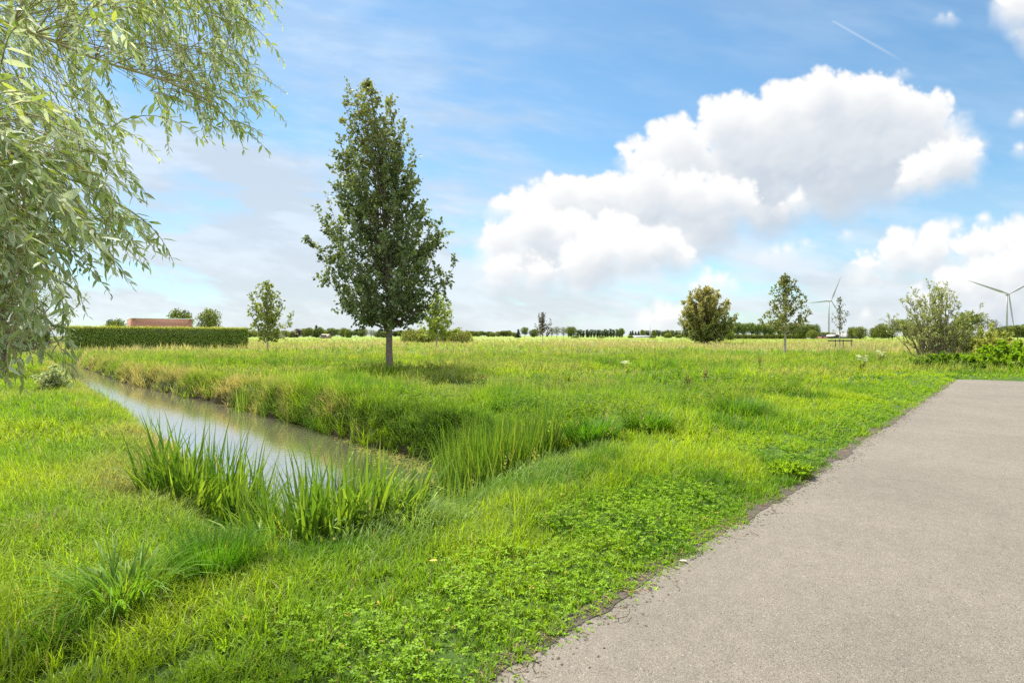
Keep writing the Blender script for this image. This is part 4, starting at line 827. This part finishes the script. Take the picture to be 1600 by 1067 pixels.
PR = {'round': crown_proto('far_tree', 10, 9, .16, 3000, .55, rd, 1, (0.068, 0.101, 0.030), (0.216, 0.252, 0.063)),
      'round2': crown_proto('far_tree', 10, 8, .10, 3000, .5, rd, 2, (0.081, 0.115, 0.030), (0.270, 0.297, 0.072), 22),
      'high': crown_proto('far_tree', 12, 7.5, .34, 2400, .55, rd, 3, (0.068, 0.108, 0.030), (0.216, 0.270, 0.063), 14),
      'sparse': crown_proto('far_tree', 12, 8, .3, 1000, .5, rd, 4, (0.081, 0.101, 0.041), (0.216, 0.234, 0.090), 15),
      'poplar': crown_proto('far_tree', 14, 4, .06, 2400, .5, lambda f: .5 + .5 * math.sin(pi * (.15 + .7 * f)), 5, (0.061, 0.095, 0.034), (0.180, 0.216, 0.072), 18),
      'conifer': crown_proto('far_tree', 12, 5, .05, 2200, .5, lambda f: 1.05 - .95 * f, 6, (0.041, 0.068, 0.027), (0.108, 0.144, 0.054), 18),
      'purple': crown_proto('far_tree', 9, 7, .1, 2200, .5, rd, 7, (0.041, 0.024, 0.038), (0.108, 0.063, 0.090)),
      'thicket': crown_proto('far_shrub', 4, 6, .02, 2000, .42, rd, 9, (.16, .20, .04), (.36, .36, .10), 14),
      'shrub': crown_proto('far_shrub', 4, 6, .02, 2000, .42, rd, 8, (0.081, 0.121, 0.027), (0.270, 0.306, 0.063), 12)}
used = set()
def far(kind, px, top, w, d, label, group=None, cat='tree', name=None, rs=np.random.default_rng(77)):
    p = PR[kind]; x, y, H = P(px, top, d)
    if kind in used:
        o = p.copy(); COL.objects.link(o)
        for ch in list(p.children):
            if ch.name.startswith(('trunk', 'crown')): c = ch.copy(); COL.objects.link(c); c.parent = o
    else: o = p; used.add(kind)
    o.name = name or ('shrub' if kind in ('shrub', 'thicket') else 'tree'); sx = w / F * d / p['W'] * 1.05; o.location = (x, y, -.1); o.rotation_euler = (0, 0, rs.uniform(0, 6.28)); o.scale = (sx, sx, (H + .1) / p['H'])
    tag(o, label, cat, group); return o
far('round', 282, 484, 37, 150, 'rounded grey green tree just behind the right end of the brick building')
far('round2', 328, 482, 34, 145, 'grey green tree standing behind the hedge, right of the brick building')
far('round', 180, 499, 32, 150, 'tree showing low behind the left end of the brick building')
far('purple', 465, 513.5, 13, 380, 'dark purple leaved tree in the far row left of the tall meadow tree')
far('conifer', 494, 507.5, 11, 400, 'pointed dark conifer topping the far row left of the tall meadow tree')
LG = 'green tree in the far row between the hedge and the tall meadow tree'
for px, tp_, w, k in ((388, 517, 14, 'shrub'), (398, 516, 16, 'round2'), (409, 518, 14, 'round'), (424, 517, 14, 'round'), (436, 518, 14, 'shrub'), (447, 516, 15, 'round2'), (456, 518, 13, 'shrub'), (474, 513, 14, 'round2'), (482, 512, 16, 'round'), (489, 514, 12, 'round2'), (500, 511, 15, 'round'), (507, 516, 10, 'shrub'), (517, 512.5, 18, 'round'), (527, 514, 12, 'high'), (536, 512, 15, 'round2'), (545, 515, 13, 'shrub'), (555, 516, 14, 'high'), (566, 513, 19, 'round'), (580, 515, 16, 'sparse'), (590, 517, 14, 'round2'), (600, 518, 15, 'shrub')):
    far(k, px, tp_, w, 400 + 12 * (px % 5), LG, 'far row of trees left of the tall meadow tree', 'tree' if k != 'shrub' else 'shrub')
for px, tp_, w, c in ((640, 515, 26, 0), (657, 516, 24, 1), (675, 514, 26, 0), (694, 516, 24, 1), (712, 515, 26, 0), (728, 518, 22, 1)):
    far('thicket', px, tp_, w, 118 + px % 4, 'low rough shrub in the thicket behind the pale trunked young tree', 'thicket behind the pale trunked young tree', 'shrub')
MG = 'tree in the hazy tree line behind the middle of the meadow'
rr_ = np.random.default_rng(5)
for px in list(range(612, 806, 5)): far(('round', 'round2', 'high', 'poplar')[int(rr_.integers(4))], px + rr_.normal(0, 1.5), 517.5 + rr_.normal(0, 1.0), rr_.uniform(9, 14), 620 + rr_.uniform(-40, 40), MG, 'hazy tree line behind the middle of the meadow')
far('conifer', 810, 514, 10, 380, 'dark pointed tree left of the small dark young tree'); far('high', 820, 511, 12, 380, 'taller rounded tree left behind the small dark young tree'); far('round', 835, 514, 17, 380, 'dense dark rounded tree just left of the small dark young tree')
for px, tp_ in ((862, 512), (870, 510), (880, 511), (888, 510)): far('sparse', px, tp_, 12, 390, 'thin see-through tree between the small dark young tree and the poplar row', 'thin far trees')
far('round', 893, 510.5, 17, 385, 'broad dark tree at the left end of the far poplar row')
for k in range(17): far('poplar', 903 + k * 4.3 + rr_.normal(0, .6), 514.6 + rr_.normal(0, .7), 5.4, 400 + k, 'slim poplar in the straight far row of poplars', 'far poplar row')
far('high', 971, 512.5, 10, 392, 'rounder tree at the right end of the far poplar row')
for k in range(26): far(('poplar', 'round2', 'conifer')[int(rr_.integers(3))], 984 + k * 4.6 + rr_.normal(0, .8), 516.2 + rr_.normal(0, .6), rr_.uniform(6, 8), 640 + rr_.uniform(-30, 30), 'tree in the far wood left of the round olive tree', 'far wood left of the round olive tree')
for px, tp_, w in ((900, 525, 13), (940, 526, 12), (985, 524, 10), (1043, 521, 14), (1060, 523, 12), (1075, 521, 12), (1020, 525, 12)): far('shrub', px, tp_, w, 350, 'low dark shrub before the far wood left of the round olive tree', 'shrubs before the far wood', 'shrub')
far('shrub', 1140, 517, 16, 200, 'pale bushy shrub right behind the round olive tree', None, 'shrub')
RG_ = 'tree with visible trunk in the long row between the round tree and the farm'
for px, tp_, w in ((1142, 506, 15), (1152, 503.5, 16), (1163, 505, 15), (1174, 504, 15), (1184, 506, 14), (1194, 505, 15), (1205, 507, 14), (1216, 504, 16), (1228, 506, 15), (1240, 506, 15)): far('high', px, tp_, w, 255 + px % 7, RG_, 'long tree row behind the young tree with the pale trunk')
for px, tp_, w, k in ((1250, 506, 17, 'round'), (1261, 505.5, 17, 'round2'), (1273, 507, 17, 'round')): far(k, px, tp_, w, 262, 'dense tree at the right end of the long row beside the farm', 'dense trees beside the farm')
far('round2', 1270, 515, 16, 240, 'light green low tree in front of the dense trees beside the farm')
for px in range(1130, 1260, 11): far('shrub', px, 521.5 + rr_.normal(0, .6), 15, 275, 'low shrub under the long tree row', 'shrubs under the long tree row', 'shrub')
for px in range(1278, 1310, 8): far('round2', px, 518.5, 11, 330, 'low green tree behind the red roofed farmhouse', 'low trees behind the farmhouse')
for px, tp_, w, k, lab in ((1331, 511, 16, 'round', 'rounded tree rising behind the grey barn roof'), (1344, 510, 20, 'round2', 'larger rounded tree at the right end of the barn'), (1366, 512, 18, 'round', 'dark low tree between the barn and the tall willow bush'), (1378, 505, 20, 'round2', 'green tree left of the feathery tree by the tall willow bush'), (1394, 499, 24, 'sparse', 'feathery open tree just left of the tall willow bush'), (1388, 512, 22, 'round', 'light green low tree beneath the feathery open tree'), (1412, 499, 24, 'high', 'tree half hidden by the left side of the tall willow bush'), (1508, 488, 34, 'high', 'dark tree rising behind the right side of the tall willow bush'), (1534, 489, 24, 'sparse', 'see-through tree right of the dark tree behind the willow bushes'), (1553, 499, 16, 'sparse', 'thin low tree directly left below the larger wind turbine')):
    far(k, px, tp_, w, 235 + px % 9, lab)
for px, tp_, w in ((1560, 512, 22), (1574, 509, 24), (1590, 508, 26), (1606, 506, 26), (1625, 507, 28)): far('round', px, tp_, w, 250 + px % 5, 'dark rounded tree in the row below the larger wind turbine', 'row below the larger wind turbine')
for px in range(1425, 1500, 16): far('round2', px, 507, 24, 255, 'tree in the row seen through the tall willow bush', 'row behind the tall willow bush')

# ------------------------------------------------------------------ farm buildings and mast
M_ROOFGREY = simple_mat('grey_roof', (.30, .29, .28), .8, 1.5, .2); M_ROOFRED = simple_mat('red_roof', (.42, .17, .11), .8, 1.5, .2); M_SHED = simple_mat('dark_boards', (.06, .06, .06), .8, 3, .2); M_PALEWALL = simple_mat('pale_wall', (.34, .32, .27), .8, 2, .1); M_PANEL = simple_mat('pale_roof_panel', (.36, .37, .38), .4, 2, .05); M_BRICK = simple_mat('red_brown_brick', (.33, .18, .12), .85, 3, .2)
def house(name, label, px0, px1, ytop, yeave, d, depth, wm, rm, cat='building', rz=0., ridge='x', extra=None, group=None):
    x0, _, zt = P(px0, ytop, d); x1, _, ze = P(px1, yeave, d); W = x1 - x0; t = thing(name, ((x0 + x1) / 2, d, 0), label, cat, group, rz); h = W / 2
    def lo(mb, nm, mt): o = mb.done(nm, mt); o.parent = t; return o
    w = MB()
    if ridge == 'x':
        V = [(-h, 0, 0), (h, 0, 0), (h, depth, 0), (-h, depth, 0), (-h, 0, ze), (h, 0, ze), (h, depth, ze), (-h, depth, ze), (-h, depth / 2, zt - .15), (h, depth / 2, zt - .15)]
        w.add(V, [[(0, 1, 5, 4), (2, 3, 7, 6)], [(3, 0, 4, 8, 7), (1, 2, 6, 9, 5)]]); R = [(-h - .3, -.4, ze - .3), (h + .3, -.4, ze - .3), (h + .3, depth / 2, zt), (-h - .3, depth / 2, zt), (h + .3, depth + .4, ze - .3), (-h - .3, depth + .4, ze - .3)]
        F_ = [(0, 1, 2, 3), (3, 2, 4, 5)]
    else:
        V = [(-h, 0, 0), (h, 0, 0), (h, depth, 0), (-h, depth, 0), (-h, 0, ze), (h, 0, ze), (h, depth, ze), (-h, depth, ze), (0, 0, zt - .15), (0, depth, zt - .15)]
        w.add(V, [[(1, 2, 6, 5), (3, 0, 4, 7)], [(0, 1, 5, 8, 4), (2, 3, 7, 9, 6)]]); R = [(-h - .4, -.3, ze - .3), (0, -.3, zt), (0, depth + .3, zt), (-h - .4, depth + .3, ze - .3), (h + .4, -.3, ze - .3), (h + .4, depth + .3, ze - .3)]
        F_ = [(0, 1, 2, 3), (1, 4, 5, 2)]
    lo(w, 'wall', wm); R = np.array(R); R2 = R + [0, 0, .22]; n = 6; bd = {}
    for f in F_:
        for a, b in zip(f, f[1:] + f[:1]): bd[(a, b)] = 1
    sides = [(a, b, b + n, a + n) for (a, b) in bd if (b, a) not in bd]
    lo(MB().add(np.vstack([R, R2]), [[tuple(reversed(f)) for f in F_] + [tuple(i + n for i in f) for f in F_] + sides]), 'roof', rm)
    if extra: extra(lo, h, ze, zt, depth)
    return t
def barn_x(lo, h, ze, zt, dp):
    for k in range(4):
        x = -h + (k + .5) * h * .42; s = MB(); a, b = .12, .62; f = lambda q: (-.4 + q * (dp / 2 + .4), ze - .3 + q * (zt - ze + .3) + .25)
        (y0, z0), (y1, z1) = f(a), f(b); s.add([(x, y0, z0), (x + h * .2, y0, z0), (x + h * .2, y1, z1), (x, y1, z1), (x, y0, z0 + .1), (x + h * .2, y0, z0 + .1), (x + h * .2, y1, z1 + .1), (x, y1, z1 + .1)], [[(4, 5, 6, 7), (0, 1, 5, 4), (1, 2, 6, 5), (2, 3, 7, 6), (3, 0, 4, 7)]]); lo(s, 'skylight', M_PANEL)
    for k in range(3): lo(MB().box(-h + .6 + k * h * .6, -h + .85 + k * h * .6, -.28, -.003, 0, ze - .35), 'post', M_PALEWALL)
def door_x(lo, h, ze, zt, dp): lo(MB().box(-.9, .9, -.08, -.003, 0, min(2.4, ze * .8)), 'door', M_SHED)
def win_x(lo, h, ze, zt, dp):
    lo(MB().box(-.5, .5, -.08, -.003, 0, 2.1), 'door', M_SHED)
    for s in (-.55, .55): lo(MB().box(s * h - .6, s * h + .6, -.08, -.003, .9, 2.1), 'window', M_SHED)
house('barn', 'long grey roofed barn with pale roof panels at the farm', 1313, 1345, 520.2, 526.2, 300, 12, M_SHED, M_ROOFGREY, extra=barn_x)
house('shed', 'dark shed with a low pitched roof at the left end of the barn', 1303, 1313.2, 523, 525.2, 296, 8, M_SHED, M_ROOFGREY, ridge='y', extra=door_x)
house('farmhouse', 'low farmhouse with red tiled roof left of the dark shed', 1279, 1292, 524.5, 528, 296, 8, M_PALEWALL, M_ROOFRED, extra=win_x)
house('shed', 'small white shed at the foot of the dense trees by the farmhouse', 1262, 1267.5, 527.6, 529, 285, 4, M_PALEWALL, M_PANEL, extra=door_x)
house('greenhouse', 'long pale low shed before the far wood', 987, 1016, 524.5, 526, 430, 14, M_PALEWALL, M_PANEL, extra=door_x)
house('cottage', 'small house with pale gable behind the young tree at the hedge end', 409.5, 416, 521.5, 524.5, 330, 7, M_PALEWALL, M_ROOFGREY, ridge='y', extra=win_x)
house('cottage', 'house with grey roof just right of the young tree at the hedge end', 427, 436, 521.5, 524.5, 335, 7, M_PALEWALL, M_ROOFGREY, extra=win_x)
house('cottage', 'low house with pale thatched roof in the far row left of the tall meadow tree', 500, 511, 522.5, 526, 330, 8, M_BRICK, simple_mat('thatch', (.42, .35, .27), .9, 2, .2), extra=win_x)
xm, ym, zm = P(1015.5, 508, 600); t = thing('lattice_mast', (xm, ym, 0), 'thin radio mast rising over the far wood', 'mast'); mm = MB()
for a in range(3):
    q = a * 2 * pi / 3; mm.tube([(xm + .7 * cos(q), ym + .7 * sin(q), 0), (xm + .2 * cos(q), ym + .2 * sin(q), zm)], .14, 4)
for k in range(10):
    z = zm * k / 10; s = .7 - .5 * k / 10
    for a in range(3): mm.tube([(xm + s * cos(a * 2.094), ym + s * sin(a * 2.094), z), (xm + s * cos((a + 1) * 2.094), ym + s * sin((a + 1) * 2.094), z + zm / 10)], .06, 3)
mm.done('lattice', simple_mat('galvanised', (.35, .36, .37), .5), t)

# ------------------------------------------------------------------ single weeds and flowers in the meadow
def weed(label, px, py, h, seed, heads='dock', name='dock_plant', cat='plant', group=None, zt=None, d=None):
    d = d or F * CAMH / (py - HORIZ); x, y, _ = P(px, 0, d); z = float(ground_z(np.array([x]), np.array([y]))[0]); r = np.random.default_rng(seed); t = thing(name, (x, y, z), label, cat, group); s = MB(); O, Y = [], []; hd = []
    for k in range(5 if heads == 'dock' else 7):
        a = r.uniform(0, 6.28); q = r.uniform(.1, .3) * h; top = np.array([x + q * cos(a), y + q * sin(a), z + h * r.uniform(.75, 1.05)]); pts = np.array([[x, y, z - .05], [x + q * .35 * cos(a), y + q * .35 * sin(a), z + h * .45], top]); s.tube(pts, [.009, .007, .004], 5)
        for j in range(9): f = r.uniform(.05, .7); O.append(pts[0] + (top - pts[0]) * f); Y.append([r.normal(), r.normal(), .2])
        hd.append((pts[1], top))
    s.done('stems', simple_mat('weed_stem', (.10, .09, .035), .8), t); O, Y = np.array(O), np.array(Y); m = len(O); l = MB(); leaves(l, O, Y, np.tile([0, 0, 1.], (m, 1)) + r.normal(0, .3, (m, 3)), .16 * r.uniform(.6, 1.2, m), .05 * np.ones(m), mixc(np.tile([.07, .12, .02], (m, 1)), np.array([.16, .20, .035]), r.random(m)), LONG); l.done('leaves', M_GRASS, t)
    f_ = MB(); O = []
    if heads == 'dock':
        for a, b in hd:
            q = r.uniform(.1, 1.0, (34, 1)); O.append(a + (b - a) * q + r.normal(0, .018, (34, 3)))
        O = np.concatenate(O); sz, c = .028, mixc(np.tile([.15, .095, .04], (len(O), 1)), np.array([.24, .17, .06]), r.random(len(O)))
    else:
        for a, b in hd: q = r.normal(0, .05, (46, 3)) * [1, 1, .25]; O.append(b + q)
        O = np.concatenate(O); sz, c = .022, np.tile([.72, .72, .66], (len(O), 1))
    m = len(O); leaves(f_, O, r.normal(0, 1, (m, 3)), np.tile([0, 0, 1.], (m, 1)) + r.normal(0, .4, (m, 3)), sz * r.uniform(.7, 1.3, m), sz * np.ones(m), c); f_.done('seed_heads' if heads == 'dock' else 'flowers', M_GRASS, t); return t
DG = 'brown seeded dock plants in the meadow'
weed('brown seeded dock plant nearest the young tree with the pale yellow trunk', 1187, 585, .8, 171, d=26); weed('brown dock plants standing in the rough grass right of the ditch', 1100, 615, .6, 172, d=17.5); weed('small brown dock plant left of the rough tussock near the path', 1075, 620, .55, 173, d=16.5); weed('dark thin dock stalk before the tall willow bush', 1378, 570, .7, 174, d=33); weed('brown dock plant in the grass between the tall tree and the reeds', 757, 618, .55, 175, d=17)
weed('white umbel flowers in the grass left of the tall willow bush', 1347, 590, .8, 181, 'umbel', 'white_umbel', 'flower', d=24.5); weed('single white umbel flower in the middle of the meadow', 979, 590, .62, 182, 'umbel', 'white_umbel', 'flower', d=25); weed('white umbel flower near the foot of the tall willow bush', 1375, 575, .75, 183, 'umbel', 'white_umbel', 'flower', d=31)

# fallen leaves on and beside the path
def fallen(label, px, py, colr, sz, an, z=None):
    d = F * CAMH / (py - HORIZ); x, y, _ = P(px, 0, d); z = .012 if z is None else z; mb = MB(); T, Fs = LONG; c, s = cos(an), sin(an); V = np.stack([x + (T[:, 0] * .5 * c - T[:, 1] * s) * sz, y + (T[:, 0] * .5 * s + T[:, 1] * c) * sz, z + (T[:, 2] * .6 + .1) * sz], 1); mb.add(V, Fs); o = mb.done('fallen_leaf', simple_mat('dry_leaf', colr, .8, 30, .25)); tag(o, label, 'leaf')
fallen('curled pale dry leaf lying on the asphalt near the path edge', 1075, 881, (.55, .42, .28), .06, 1.2); fallen('pale dry leaf at the grass edge, farther up than the one on the asphalt', 1057, 862, (.6, .52, .42), .05, .3); fallen('orange brown fallen leaf lying on the clover verge', 683, 917, (.62, .30, .05), .06, 1.5, .17)
def litter():
    r = np.random.default_rng(191); mb = MB()
    for k in range(150):
        u = r.uniform(1.8, 12) ; x, y = xy_of(u, 1.92 + r.normal(.02, .09)); l = r.uniform(.03, .13); a = r.uniform(0, 6.28); z = .014 + .02 * r.random(); c = np.array([.34, .22, .12]) * r.uniform(.5, 1.5); mb.tube([(x, y, z), (x + l * .5 * cos(a), y + l * .5 * sin(a), z + r.uniform(0, .012)), (x + l * cos(a + .4), y + l * sin(a + .4), z)], r.uniform(.0012, .003), 4, c)
    tag(mb.done('dry_stalks', M_REED), 'brown dry stalks and twigs littering the edge of the path', 'litter', kind='stuff')
litter()
